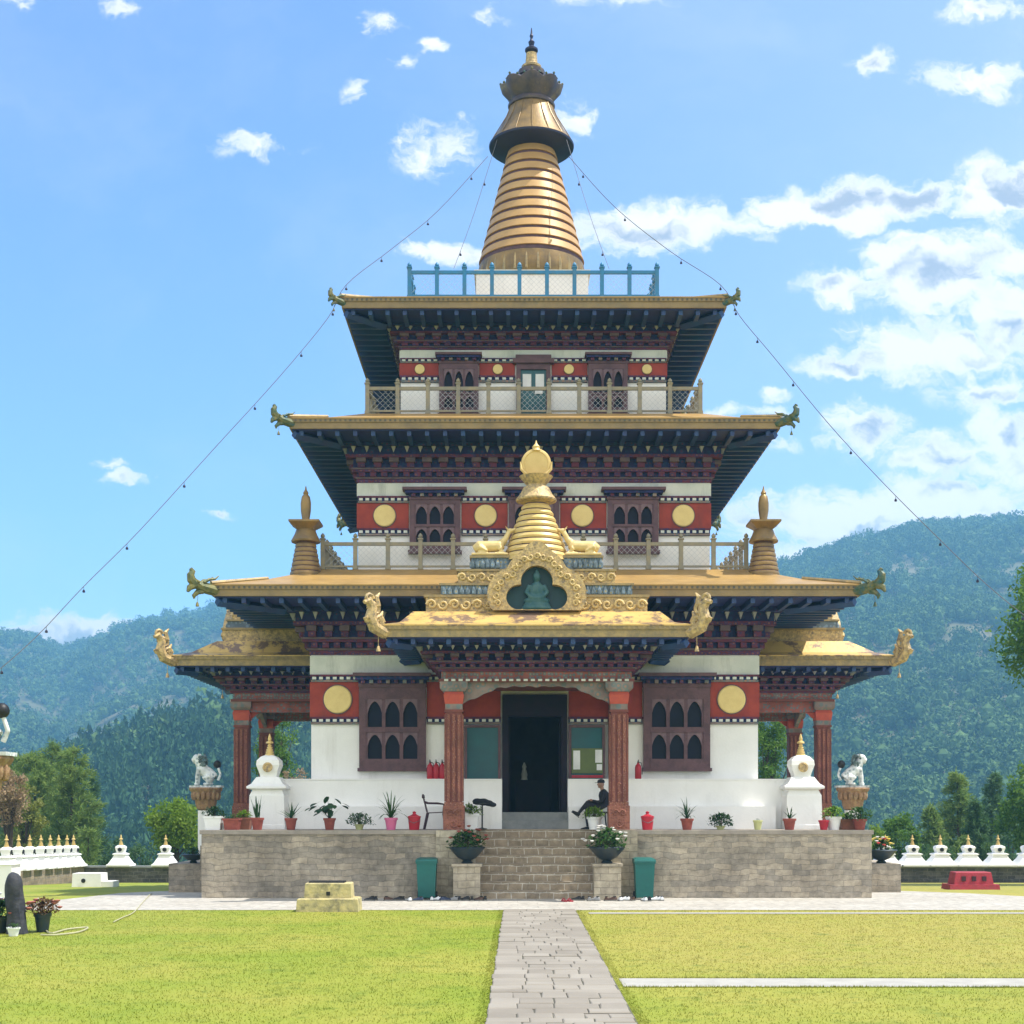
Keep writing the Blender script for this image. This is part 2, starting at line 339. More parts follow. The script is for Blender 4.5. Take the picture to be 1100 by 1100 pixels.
def sides(hx, hy, sp):          # points along the four sides of a rectangle: (x, y, outward x, outward y)
    out=[]
    for (h,l,ax) in ((hx,hy,0),(hy,hx,1)):
        n=max(2,round(2*h/sp))
        for k in range(n):
            t=-h+(k+.5)*2*h/n
            for s in (-1,1):
                out.append((t,s*l,0,s) if ax==0 else (s*l,t,s,0))
    return out
def blocks(mb, cx, cy, hx, hy, z0, z1, p, sp, w, mi):
    for x,y,nx,ny in sides(hx,hy,sp):
        if nx: mb.box(cx+min(x,x+nx*p),cx+max(x,x+nx*p),cy+y-w/2,cy+y+w/2,z0,z1,mi)
        else:  mb.box(cx+x-w/2,cx+x+w/2,cy+min(y,y+ny*p),cy+max(y,y+ny*p),z0,z1,mi)
def tips(mb, cx, cy, hx, hy, z0, z1, p, sp, w, mi):     # hanging pointed white ends
    for x,y,nx,ny in sides(hx,hy,sp):
        tx,ty=(0,1) if nx else (1,0)
        a=(cx+x+nx*.002,cy+y+ny*.002); zz=z1
        vs=[(a[0]-tx*w/2,a[1]-ty*w/2,zz),(a[0]+tx*w/2,a[1]+ty*w/2,zz),(a[0]+nx*p+tx*w/2,a[1]+ny*p+ty*w/2,zz),(a[0]+nx*p-tx*w/2,a[1]+ny*p-ty*w/2,zz),(a[0]+nx*p*.5,a[1]+ny*p*.5,z0)]
        mb.add(vs,[(0,1,2,3),(0,4,1),(1,4,2),(2,4,3),(3,4,0)],False,mi)
CORN=[M['maroon'],M['navy'],M['tip'],M['goldtrim'],M['corbel']]
def cornice(parent, cx, cy, hx, hy, z0, z1, out, bs=1.0):
    mb=MB(); H=z1-z0; O=out
    def slab(a,b,p,mi): mb.box(cx-hx-p*O,cx+hx+p*O,cy-hy-p*O,cy+hy+p*O,z0+a*H,z0+b*H,mi)
    slab(0,.10,.05,0); slab(.10,.145,.11,4)
    slab(.145,.27,.05,1); blocks(mb,cx,cy,hx+.05*O,hy+.05*O,z0+.15*H,z0+.262*H,.16*O,.30*bs,.17*bs,0)
    slab(.27,.33,.24,0); slab(.33,.37,.28,4)
    slab(.37,.62,.18,1); blocks(mb,cx,cy,hx+.18*O,hy+.18*O,z0+.375*H,z0+.50*H,.18*O,.44*bs,.2*bs,0)
    blocks(mb,cx,cy,hx+.18*O,hy+.18*O,z0+.50*H,z0+.612*H,.30*O,.44*bs,.26*bs,4)
    slab(.62,.70,.48,0); slab(.70,.90,.42,1)
    tips(mb,cx,cy,hx+.42*O,hy+.42*O,z0+.73*H,z0+.89*H,.2*O,.36*bs,.12*bs,2)
    slab(.90,.995,.66,1)
    return mb.build('eave_cornice',CORN,parent)

def rafters(parent, cx, cy, ex, ey, wx, wy, z, sp=.46, board=None):
    mb=MB()
    mb.box(*board,1)
    for sgn in (-1,1):
        n=int(2*ex/sp)
        for k in range(n):
            x=-ex+(k+.5)*2*ex/n
            inner=max(wy,ey-(ex-abs(x))) if abs(x)>wx else wy
            if ey-inner>.15: mb.box(cx+x-.055,cx+x+.055,min(cy+sgn*inner,cy+sgn*(ey-.05)),max(cy+sgn*inner,cy+sgn*(ey-.05)),z-.13,z-.002)
        n=int(2*ey/sp)
        for k in range(n):
            y=-ey+(k+.5)*2*ey/n
            inner=max(wx,ex-(ey-abs(y))) if abs(y)>wy else wx
            if ex-inner>.15: mb.box(min(cx+sgn*inner,cx+sgn*(ex-.05)),max(cx+sgn*inner,cx+sgn*(ex-.05)),cy+y-.055,cy+y+.055,z-.13,z-.002)
    for sx in (-1,1):
        for sy in (-1,1):
            a=Vector((cx+sx*wx,cy+sy*wy,z-.10)); b=Vector((cx+sx*(ex-.05),cy+sy*(ey-.05),z-.10))
            mb.tube([a,b],.12,4,smooth=False)
    return mb.build('raftered_soffit',[M['rafter'],M['teal']],parent)

def dragon(parent, x, y, z, ang, s, m):
    mb=MB(); mb.T=Matrix.Translation((x,y,z))@Matrix.Rotation(ang,4,'Z')@Matrix.Scale(s*1.08,4)
    mb.tube([(-.45,0,.02),(-.1,0,.02),(.2,0,.06),(.45,0,.10),(.60,0,.2)],[.13,.16,.17,.15,.11],8)        # neck
    mb.tube([(.45,0,.16),(.62,0,.12),(.78,0,.02),(.84,0,-.10)],[.12,.12,.09,.04],7)                       # upper jaw
    mb.tube([(.35,0,-.02),(.52,0,-.08),(.64,0,-.2),(.62,0,-.28)],[.1,.08,.06,.03],7)                      # lower jaw
    mb.tube([(.58,0,.14),(.72,0,.26),(.74,0,.40),(.68,0,.50),(.74,0,.58)],[.14,.13,.11,.09,.05],8)        # raised trunk
    for d in (-1,1):
        mb.tube([(.36,d*.10,.2),(.22,d*.14,.30),(.02,d*.15,.34),(-.10,d*.15,.44)],[.05,.05,.035,.015],6)   # horns
        mb.sphere((.56,d*.13,.2),.045,8,6)
    for k in range(4):
        mb.tube([(.1-.17*k,0,.12),(.04-.17*k,0,.26-.02*k),(-.02-.17*k,0,.30-.02*k)],[.06,.045,.012],5)     # crest
    mb.tube([(.5,0,-.18),(.52,0,-.36)],.008,4); mb.lathe([(.015,0),(.03,-.02),(.05,-.10),(.055,-.13),(.02,-.13)],.52,0,-.36,8)
    return mb.build('dragon_head',m,parent)

def roof(hx, zb, zt, ht, ztop, wall, z_c0, ds, dm):
    mb=MB()
    zf=zb+(zt-zb)*.58
    mb.frustum(0,0,[(hx,hx,zb),(hx,hx,zf)],0)
    mb.frustum(0,0,[(hx+.03,hx+.03,zf),(hx+.03,hx+.03,zt-.03)],1)
    blocks(mb,0,0,hx+.03,hx+.03,zf+.02,zt-.05,.012,.13,.055,3)
    mid=hx+(ht-hx)*.5
    mb.frustum(0,0,[(hx+.05,hx+.05,zt-.03),(hx+.05,hx+.05,zt),(mid,mid,zt+(ztop-zt)*.42),(ht,ht,ztop)],2)
    r=mb.build('roof',[M['fascia'],M['fascia'],M['gold'],M['fasciadots']],temple)
    H=zb-z_c0; out=(hx-wall)*.40
    cornice(r,0,0,wall,wall,z_c0,zb-.03,out)
    rafters(r,0,0,hx-.06,hx-.06,wall+out*.7,wall+out*.7,zb-.028,board=(-hx+.06,hx-.06,-hx+.06,hx-.06,zb-.03,zb-.004))
    for k in range(4):
        rm=MB(); a=PI/4+k*PI/2
        i=(hx+.02)*math.sqrt(2); t=(hx-(hx-ht)*.5)*math.sqrt(2)
        zi=zt+.03
        rm.tube([(i*math.cos(a),i*math.sin(a),zi),(t*math.cos(a),t*math.sin(a),zt+(ztop-zt)*.42+.02)],[.06,.05],6)
        rm.build('hip_ridge',M['goldtrim'],r)
    for k in range(4):
        a=PI/4+k*PI/2; i=(hx-.02)*math.sqrt(2)
        dragon(r,i*math.cos(a),i*math.sin(a),zb+.12,a,ds,dm[0] if k in (2,) else dm[1])
    return r

def railing(h, zb, ht, n, mrail, mpost):
    mb=MB(); e=h
    for s in (-1,1):
        mb.box(-e,e,s*e-.035,s*e+.035,zb+ht-.16,zb+ht-.07); mb.box(s*e-.035,s*e+.035,-e+.04,e-.04,zb+ht-.158,zb+ht-.072)
        mb.box(-e,e,s*e-.025,s*e+.025,zb+.06,zb+.11); mb.box(s*e-.025,s*e+.025,-e+.04,e-.04,zb+.062,zb+.108)
    r=mb.build('railing',mrail,temple)
    la=MB(); hh=ht-.27; z0=zb+.11; sp=.15
    for s in (-1,1):
        k=-e
        while k<e-.02:
            a=k; b=min(e,k+hh); zz=z0+(b-a)
            for d in (0,1):
                za,zb2=(z0,zz) if d==0 else (z0+hh,z0+hh-(b-a))
                la.add([(a-.0045,s*e,za),(a+.0045,s*e,za),(b+.0045,s*e,zb2),(b-.0045,s*e,zb2)],[(0,1,2,3)])
                if s==-1:
                    for q in (-1,1): la.add([(q*e,a-.0045,za),(q*e,a+.0045,za),(q*e,b+.0045,zb2),(q*e,b-.0045,zb2)],[(0,1,2,3)])
            k+=sp
    la.build('mesh_infill',M['lattice'],r)
    pb=MB(); pb.box(-.055,.055,-.055,.055,0,ht); pb.box(-.075,.075,-.075,.075,ht,ht+.035); pb.lathe([(.03,.0),(.06,.05),(.055,.09),(.01,.14)],0,0,ht+.035,8); pb.box(-.07,.07,-.07,.07,0,.08)
    p0=pb.build('railing_post',mpost,r)
    first=True
    for k in range(n):
        t=-h+2*h*k/n
        for (x,y) in ((t,-h),(h,t),(-t,h),(-h,-t)):
            o=p0 if first else p0.copy()
            if not first: C.objects.link(o); o.parent=r
            o.location=(x,y,zb); first=False
    return r

def arch_open(mb, x0,x1,zs,zt,ztop,y0,y1, mi=0):    # solid above a pointed-arch opening, between zs (springing) and ztop
    n=10; cx=(x0+x1)/2; hw=(x1-x0)/2
    lo=[]
    for k in range(n+1):
        t=k/n*2-1
        z=zs+(zt-zs)*(max(0,1-abs(t)**1.7))**.75
        lo.append((cx+t*hw,z))
    for k in range(n):
        (a,za),(b,zb)=lo[k],lo[k+1]
        mb.add([(a,y0,za),(b,y0,zb),(b,y0,ztop),(a,y0,ztop),(a,y1,za),(b,y1,zb),(b,y1,ztop),(a,y1,ztop)],[(0,1,2,3),(7,6,5,4),(4,5,1,0)],False,mi)

def window(cx, w, z0, z1, wy, rows, head=.34, mf=None, hoodw=.1):
    # rows: list of (sill z, top z); three openings per row
    d=.16; y0=wy-d; mb=MB(); xs=cx-w/2; xe=cx+w/2; zh=z1-head
    st=w*.10; n=3; ow=(w-2*st)/n; mull=ow*.10
    mb.box(xs,xs+st,y0,wy,z0,zh); mb.box(xe-st,xe,y0,wy,z0,zh)
    zc=z0
    for (a,b) in rows:
        mb.box(xs+st,xe-st,y0-.02,wy,zc,a)                                   # rail below this row
        top=b+.06
        for k in range(n):
            x0=xs+st+k*ow; 
            mb.box(x0,x0+mull,y0+.02,wy,a,top); mb.box(x0+ow-mull,x0+ow,y0+.02,wy,a,top)
            arch_open(mb,x0+mull,x0+ow-mull,a+(b-a)*.55,b,top,y0+.012,wy-.02,1)
        zc=top
    mb.box(xs+st,xe-st,y0,wy,zc,zh)
    mb.box(xs-.04,xe+.04,y0-.06,wy,z0-.09,z0-.002)
    o=mb.build('window',[mf or M['timber'],M['archtrim']],temple)
    g=MB(); g.box(xs+st,xe-st,wy-.035,wy-.005,z0+.02,zh-.02); g.build('window_pane',M['glass'],o)
    hd=MB(); t=head/4
    hd.box(xs-.02,xe+.02,y0-.03,wy,zh,zh+t,0)
    nb=max(5,int(w/.2))
    for k in range(nb):
        x=xs+(k+.5)*w/nb; hd.box(x-.05,x+.05,y0-.13,y0-.03,zh+t,zh+2*t,2 if k%2 else 3)
    hd.box(xs-.02,xe+.02,y0-.03,wy,zh+t,zh+2*t,1)
    hd.box(xs-hoodw*.6,xe+hoodw*.6,y0-.18,wy,zh+2*t,zh+3*t,1); hd.box(xs-hoodw,xe+hoodw,y0-.24,wy,zh+3*t,zh+4*t,0)
    hd.build('window_header',[M['timber'],M['navy'],M['faded'],M['maroon']],o)
    return o

def dentils(mb,x0,x1,wy,z0,z1,up=True):
    h=z1-z0; mb.box(x0,x1,wy-.05,wy,z0,z1,0)
    mb.box(x0-.01,x1+.01,wy-.10,wy-.05,z0+h*.72,z1-.004,1); 
    n=max(2,int((x1-x0)/.17))
    for k in range(n):
        x=x0+(k+.5)*(x1-x0)/n; mb.box(x-.05,x+.05,wy-.095,wy-.05,z0+h*.34,z0+h*.68,2)
    mb.box(x0,x1,wy-.08,wy-.05,z0+.004,z0+h*.26,3)
DENT=[M['navy'],M['maroon'],M['offwhite'],M['faded']]

def storey(half, z0, z1, front, red, du, dl, offw, segs, discs, dr, t=.45):
    """red, du, dl, offw: (z0,z1) of the frieze, the dentil rows over and under it and the pale band; segs: x-ranges of the front frieze"""
    mb=MB(); h=half
    for a,b in front['solid']: mb.box(a,b,-h,-h+t,z0,z1)
    for a,b,c,d in front['extra']: mb.box(a,b,-h,-h+t,c,d)
    mb.box(-h,-h+t,-h+t,h-t,z0,z1); mb.box(h-t,h,-h+t,h-t,z0,z1); mb.box(-h,h,h-t,h,z0,z1)
    w=mb.build('storey_wall',M['white'],temple)
    for a,b in segs: rb=MB(); rb.box(a,b,-h-.035,-h-.002,*red); rb.build('red_frieze',M['red'],w)
    for s in (-1,1): rb=MB(); rb.box(min(s*h,s*(h+.033)),max(s*h,s*(h+.033)),-h-.034,h+.033,*red); rb.build('red_frieze',M['red'],w)
    for a,b in segs:
        dn=MB(); dentils(dn,a,b,-h,*du); dn.build('dentil_moulding',DENT,w)
        dn=MB(); dentils(dn,a,b,-h,*dl); dn.build('dentil_moulding',DENT,w)
    ob=MB(); ob.frustum(0,0,[(h+.03,h+.03,offw[0]),(h+.03,h+.03,offw[1])]); ob.build('pale_band',M['offwhite'],w)
    for x in discs:
        d=MB(); zc=(red[0]+red[1])/2; d.T=Matrix.Translation((x,-h-.035,zc))@Matrix.Rotation(PI/2,4,'X')
        d.lathe([(dr,-.005),(dr,.03),(dr*.93,.05),(.01,.055)],seg=32,mi=0); d.lathe([(dr*1.08,-.004),(dr*1.08,.02),(dr*.99,.022)],seg=32,mi=1)
        d.build('frieze_disc',[M['disc'],M['timber']],w)
    return w

T0=1.66
# storey 1
storey(5.93,T0,7.3,{'solid':[(-5.93,-.86),(.86,5.93)],'extra':[(-.86,.86,5.2,7.3)]},(4.62,5.54),(5.54,5.74),(4.42,4.62),(5.74,6.24),
       [(-5.93,-4.66),(-2.86,-.90),(.90,2.86),(4.66,5.93)],[-5.22,5.22],.37)
for sx in (-1,1): window(sx*3.76,1.76,3.26,5.76,-5.93,[(3.50,4.14),(4.34,5.02)],head=.36,hoodw=.14)
storey(4.81,8.5,12.1,{'solid':[(-4.81,4.81)],'extra':[]},(9.84,10.53),(10.53,10.72),(9.64,9.84),(10.72,11.07),
       [(-4.81,-3.42),(-1.98,-.72),(.72,1.98),(3.42,4.81)],[-4.08,-1.32,1.32,4.08],.30)
for x in (-2.70,0,2.70): window(x,1.38,9.22,10.90,-4.81,[(9.40,9.80),(9.93,10.42)],head=.30,hoodw=.18)
storey(3.73,13.0,15.7,{'solid':[(-3.73,3.73)],'extra':[]},(14.34,14.70),(14.70,14.83),(14.16,14.34),(14.83,15.06),
       [(-3.73,-2.66),(-1.52,-.52),(.52,1.52),(2.66,3.73)],[-3.19,-1.0,1.0,3.19],.14)
for x in (-2.09,2.09): window(x,1.10,13.25,14.90,-3.73,[(13.42,13.72),(13.84,14.44)],head=.24,hoodw=.1)
# upper doors
db=MB(); db.box(-.48,.48,-3.88,-3.732,13.12,13.2); db.box(-.48,-.36,-3.86,-3.732,13.2,14.66); db.box(.36,.48,-3.86,-3.732,13.2,14.66); db.box(-.36,.36,-3.86,-3.732,14.5,14.66)
db.box(-.58,.58,-3.95,-3.732,14.66,14.78); db.box(-.50,.50,-3.9,-3.732,14.78,14.9)
ud=db.build('upper_door',M['timber'],temple)
for s in (-1,1):
    q=MB(); q.box(min(0,s*.355),max(0,s*.355)-(.004 if s<0 else 0),-3.80,-3.735,13.205,14.495); l=q.build('door_leaf',M['board'],ud)
    q=MB(); q.box(min(s*.06,s*.30),max(s*.06,s*.30),-3.815,-3.802,14.02,14.38); q.build('door_glazing',M['paper'],ud)
q=MB(); q.box(.04,.26,-3.83,-3.816,13.82,13.92); q.build('door_notice',M['paper'],ud)

DM=(M['dragon'],M['dragon'])
roof(8.10,7.50,7.79,5.72,8.57,5.93,6.26,.80,(M['olive'],M['dragon']))
roof(6.43,12.14,12.42,4.66,13.03,4.81,11.09,.66,DM)
roof(5.21,15.74,16.03,3.60,16.60,3.73,15.08,.52,DM)
railing(5.66,8.575,.80,13,M['rail'],M['rail'])
railing(4.58,13.035,.82,11,M['rail'],M['rail'])
railing(3.50,16.605,.86,9,M['bluerail'],M['bluerail'])

# plinth seats round the foot
pl=MB()
for a,b in ((-6.6,-.86),(.86,6.6)):
    pl.box(a,b,-6.6,-5.95,T0,2.93); pl.box(a-.0,b,-6.62,-5.95,2.93,2.96)
    pl.box(max(a,-6.2),min(b,6.2),-7.0,-6.602,T0,2.24); 
for s in (-1,1): pl.box(min(s*5.95,s*6.58),max(s*5.95,s*6.58),-5.95,5.95,T0,2.95)
plinth=pl.build('plinth_seat',M['white'],temple)

# doorway
dw=MB(); 
for s in (-1,1):
    dw.box(min(s*.86,s*.70),max(s*.86,s*.70),-6.12,-5.5,2.09,5.2,0)
dw.box(-.70,.70,-6.1,-5.5,4.62,5.2,0)
doorway=dw.build('doorway',[M['doorframe']],temple)
dl=MB(); dl.box(-.86,.86,-6.9,-5.95,T0,1.88); dl.box(-.855,.855,-6.62,-5.4,1.88,2.09); dl.build('door_step',M['greystep'],doorway)
for s in (-1,1):
    q=MB(); q.T=Matrix.Translation((s*.70,-5.5,2.10))@Matrix.Rotation(s*math.radians(-12),4,'Z'); q.box(-.04,.04,.0,.72,0,2.5); q.box(-.05,.05,.08,.64,.15,1.1); q.box(-.05,.05,.08,.64,1.3,2.35); q.build('door_leaf',M['doorframe'],doorway)
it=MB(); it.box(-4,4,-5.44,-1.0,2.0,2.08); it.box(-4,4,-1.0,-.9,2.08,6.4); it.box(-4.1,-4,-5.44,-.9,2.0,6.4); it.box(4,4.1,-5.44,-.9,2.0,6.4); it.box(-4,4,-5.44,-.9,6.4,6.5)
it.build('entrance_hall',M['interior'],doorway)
it=MB(); it.box(-.5,.5,-3.4,-2.9,2.08,3.0,0); it.lathe([(.10,0),(.08,.06),(.09,.16),(.05,.32),(.065,.38),(.015,.5)],-.25,-3.15,3.0,12,mi=1); it.build('altar',[M['doorframe'],M['offwhite']],doorway)
for s in (-1,1):
    q=MB(); q.box(min(s*.90,s*1.86),max(s*.90,s*1.86),-6.02,-5.933,2.97,4.40); p=q.build('teal_wall_panel',M['board'],temple)
    q=MB(); a,b=min(s*.90,s*1.86),max(s*.90,s*1.86)
    q.box(a,a+.07,-6.06,-6.022,2.97,4.40); q.box(b-.07,b,-6.06,-6.022,2.97,4.40); q.box(a+.07,b-.07,-6.06,-6.022,4.33,4.40); q.build('panel_frame',M['timber'],p)
    q=MB(); q.box(min(s*1.95,s*2.32),max(s*1.95,s*2.32),-6.12,-5.95,2.97,5.3); q.build('pilaster',M['rosy'],temple)
nb=MB(); nb.box(.98,1.80,-6.08,-6.025,3.12,3.78); nbo=nb.build('notice_board',M['notice'],temple)
for (a,b,c,d) in ((1.02,1.20,3.22,3.72),(1.60,1.78,3.40,3.74),(1.64,1.78,3.2,3.36)):
    q=MB(); q.box(a,b,-6.09,-6.082,c,d); q.build('pinned_paper',M['paper'],nbo)
sk=MB(); sk.box(.98,1.80,-6.07,-6.025,3.0,3.07); sk.build('red_shelf',M['redpaint'],nbo)

# ------------------------------------------------------------------ portico (built in front, copied to both sides)
def portico():
    mb=MB()
    mb.box(-2.34,2.34,-8.72,-5.98,5.36,5.55,0); mb.box(-2.40,2.40,-8.78,-5.98,5.30,5.37,1)
    for sx in (-1,1): mb.box(min(sx*1.86,sx*2.2),max(sx*1.86,sx*2.2),-8.3,-6.13,5.0,5.30,0)
    n=26
    for k in range(n):
        x=-2.3+(k+.5)*4.6/n; mb.box(x-.05,x+.05,-8.83,-8.78,5.31,5.36,2)
    o=mb.build('portico',[M['carved'],M['rosy'],M['offwhite']],temple)
    # carved hanging bracket board with scalloped edge, front and both flanks
    def board(half, n=34):
        lo=[]
        for k in range(n+1):
            t=-1+2*k/n; a=abs(t)
            z=5.17-.12*max(0,(a-.30)/.70)-.30*max(0,(a-.55)/.45)**.8+.045*abs(math.sin(k*PI/3.4))
            lo.append((t*half,z))
        return [(-half,5.30)]+lo+[(half,5.30)]
    b=MB(); b.prism(board(1.84)[::-1],-8.58,-8.46,0)
    b.build('arch_bracket_board',[M['faded']],o)
    for sx in (-1,1):
        b=MB(); pts=board(1.15); pts=[(x*1.0,z-.06) if z<5.3 else (x,z) for x,z in pts]
        b.T=Matrix.Translation((sx*2.03,-7.27,0))@Matrix.Rotation(PI/2,4,'Z'); b.prism(pts,-.05,.05); b.build('arch_bracket_board',[M['capital']],o)
    for sx in (-1,1):
        x=sx*2.03; y=-8.5
        c=MB()
        c.cbox(x,y,2.34,.40,.40,2.22,0)
        for k in (-1,0,1):
            c.box(x+k*.13-.035,x+k*.13+.035,y-.235,y-.2,2.36,4.5,1)
            c.box(x-.235,x-.2,y+k*.13-.035,y+k*.13+.035,2.36,4.5,1); c.box(x+.2,x+.235,y+k*.13-.035,y+k*.13+.035,2.36,4.5,1)
        for k in range(9): 
            z=2.5+k*.22; scroll(c,x+(-.012 if k%2 else .012),z+.06,y-.225,.05,.018,1,10,1 if k%2 else -1,2)
        co=c.build('column',[M['rosy'],M['peach'],M['peach']],o)
        c=MB(); c.cbox(x,y,T0,.52,.52,.60); c.cbox(x,y,T0+.60,.47,.47,.09); 
        scroll(c,x-.09,2.08,y-.26,.09,.03,1,12,1); scroll(c,x+.09,2.08,y-.26,.09,.03,1,12,-1); scroll(c,x,1.82,y-.26,.10,.03,-1,12,1)
        c.build('column_base',M['peach'],o)
        c=MB(); c.cbox(x,y,4.56,.46,.46,.06,1); c.cbox(x,y,4.62,.42,.42,.14,2); 
        c.frustum(x,y,[(.22,.22,4.76),(.25,.25,4.98),(.22,.22,5.06)],0); c.frustum(x,y,[(.26,.26,5.06),(.34,.30,5.14),(.34,.30,5.30)],2)
        c.build('column_capital',[M['capital'],M['rosy'],M['faded']],o)
    # carved purlin wall posts at the temple end
    cornice(o,0,-7.35,2.36,1.40,5.55,6.20,.95,.8)
    # roof
    zb,zf,zt=6.22,6.39,6.50; ex=3.61; y0=-10.2; y1=-5.98; cy=(y0+y1)/2; hy=(y1-y0)/2
    r=MB()
    r.frustum(0,cy,[(ex,hy,zb),(ex,hy,zf)],0)
    r.frustum(0,cy,[(ex+.03,hy+.03,zf),(ex+.03,hy+.03,zt-.02)],1)
    blocks(r,0,cy,ex+.03,hy+.03,zf+.015,zt-.03,.02,.12,.055,1)
    def ring(a,yf,z): return [(-a,yf,z),(a,yf,z),(a,-5.99,z),(-a,-5.99,z)]
    r.loft([ring(ex+.05,y0-.05,zt-.02),ring(ex+.05,y0-.05,zt+.01),ring(3.28,-9.72,6.63),ring(3.0,-9.05,6.98)],mi=2)
    ro=r.build('porch_roof',[M['goldtrim'],M['goldtrim'],M['peeled']],o)
    rafters(o,0,-8.0,ex-.05,2.15,3.0,1.6,zb-.028,.4,(-ex+.05,ex-.05,y0+.05,y1,zb-.03,zb-.004))
    for sx in (-1,1):
        c=MB(); c.T=Matrix.Translation((sx*3.66,-10.22,6.42))@Matrix.Rotation(0 if sx>0 else PI,4,'Z')@Matrix.Rotation(-PI/4 if sx>0 else PI/4,4,'Z')
        c.tube([(-.35,0,-.06),(-.05,0,-.1),(.22,0,.0),(.34,0,.22),(.28,0,.45),(.40,0,.62),(.52,0,.56)],[.10,.14,.15,.14,.12,.10,.05],8)
        scroll(c,.20,.42,-.02,.16,.07,1,14,1); scroll(c,.36,.22,0,.13,.06,-1,12,1); scroll(c,.10,.14,0,.15,.06,1,12,-1)
        scroll(c,.38,.66,0,.12,.05,1,12,-1)
        c.tube([(.0,0,.06),(.05,0,.28),(-.03,0,.40)],[.08,.07,.02],6); c.tube([(.12,0,.5),(.16,0,.72),(.06,0,.82)],[.08,.06,.02],6)
        c.tube([(.1,0,-.2),(.1,0,-.42)],.008,4); c.lathe([(.015,0),(.03,-.02),(.05,-.10),(.055,-.13),(.02,-.13)],.1,0,-.42,8)
        c.build('scroll_finial',M['relief'],o)
    return o
def pediment():
    b=MB()
    b.box(-2.70,2.70,-8.95,-6.2,6.98,7.36,0); b.box(-2.75,2.75,-8.99,-6.2,7.34,7.40,1)
    b.box(-2.34,2.34,-8.88,-6.2,7.40,7.64,2); b.box(-2.38,2.38,-8.92,-6.2,7.64,7.69,1)
    b.box(-1.92,1.92,-8.80,-6.6,7.69,8.00,0); b.box(-1.96,1.96,-8.84,-6.6,8.0,8.05,1)
    for s in (-1,1): b.box(min(s*.55,s*1.60),max(s*.55,s*1.60),-8.72,-7.9,8.05,8.34,2); b.box(min(s*.55,s*1.64),max(s*.55,s*1.64),-8.76,-7.9,8.34,8.40,1)
    # carved curls along the bands
    for s in (-1,1):
        for k in range(6):
            x=s*(1.16+.28*k); scroll(b,x,7.16,-8.97,.125,.042,1 if k%2 else -1,12,s,3)
        for k in range(4): scroll(b,s*(1.10+.24*k),7.85,-8.82,.105,.036,1 if k%2 else -1,12,s,3)
        for k in range(9):
            x=s*(1.10+.145*k); b.lathe([(.06,-.10),(.065,.0),(.01,.12)],x,-8.89,7.52,6,mi=4)
        for k in range(6): b.lathe([(.06,-.11),(.07,.0),(.01,.13)],s*(.95+.125*k),-8.73,8.2,6,mi=4)
    o=b.build('pediment',[M['relief'],M['goldtrim'],M['bluerelief'],M['curl'],M['bluerelief']],temple)
    # lobed niche: a round top lobe between two lower side lobes, flat foot
    def lobed(n,cir,zmin,tipz=0):
        cx,cz=0,7.42; pts=[]
        for k in range(n):
            a=-PI/2+2*PI*k/n; dx,dz=math.cos(a),math.sin(a); r=.05
            for (ox,oz,R) in cir:
                bx,bz=cx-ox,cz-oz; bb=bx*dx+bz*dz; q=bb*bb-(bx*bx+bz*bz-R*R)
                if q>0: r=max(r,-bb+math.sqrt(q))
            if dz<0: r=min(r,(zmin-cz)/dz)
            x,z=cx+r*dx,cz+r*dz
            if tipz and dz>.93: z+=tipz*((dz-.93)/.07)**1.5
            pts.append((x,z))
        return pts
    INN=[(-.44,7.30,.30),(.44,7.30,.30),(0,7.68,.385),(0,7.25,.40)]; OUT=[(-.52,7.36,.68),(.52,7.36,.68),(0,7.74,.76),(-.5,7.2,.62),(.5,7.2,.62)]
    f=MB(); n=96; FR=-9.26
    f.ringplate(lobed(n,INN,7.0),lobed(n,OUT,6.985,.16),FR,-9.005,0)
    ol=lobed(34,[(-.47,7.34,.51),(.47,7.34,.51),(0,7.68,.60),(0,7.25,.5)],7.08)
    for k,(x,z) in enumerate(ol):
        if z>7.10: scroll(f,x,z,FR-.02,.085,.034,1 if k%2 else -1,11,1 if x>0 else -1,1)
    f.build('niche_frame',[M['relief'],M['curl']],o)
    g=MB(); g.add([(x,-9.004,z) for x,z in lobed(96,INN,7.0)],[tuple(range(96))],False,0); g.build('niche_back',M['nicheback'],o)
    st=MB(); zz=6.99
    st.T=Matrix.Translation((0,-.14,.02)); st.lathe([(.36,0),(.38,.06),(.30,.10),(.34,.14)],0,-8.96,zz,16,sy=.4); st.sphere((0,-8.97,zz+.22),(.33,.12,.10)); st.sphere((0,-8.95,zz+.46),(.18,.11,.24)); st.sphere((0,-8.97,zz+.80),(.10,.09,.13)); st.sphere((0,-8.96,zz+.94),(.05,.05,.05))
    for s in (-1,1): st.tube([(s*.17,-8.96,zz+.60),(s*.26,-8.99,zz+.42),(s*.14,-9.05,zz+.30),(0,-9.06,zz+.28)],[.06,.055,.045,.04],7)
    so=st.build('seated_figure',M['statue'],o); fuse(so,.025)
    # ringed bell with disc
    bl=MB(); cy=-8.28; z=8.30
    prof=[(.82,0)]
    nr=9
    for k in range(nr):
        r0=.80-.045*k-.0012*k*k; r1=.80-.045*(k+1)-.0012*(k+1)**2; h0=.06+k*.155
        prof += [(r0,h0),(r0+.012,h0+.05),(r1+.02,h0+.122),(r1-.035,h0+.126),(r1-.035,h0+.154)]
    bl.lathe(prof+[(.33,1.47),(.30,1.50)],0,cy,z,40,mi=0)
    for k in range(nr): r1=.80-.045*(k+1)-.0012*(k+1)**2; bl.lathe([(r1-.022,.06+k*.155+.118),(r1-.022,.06+(k+1)*.155+.018)],0,cy,z,40,mi=1)
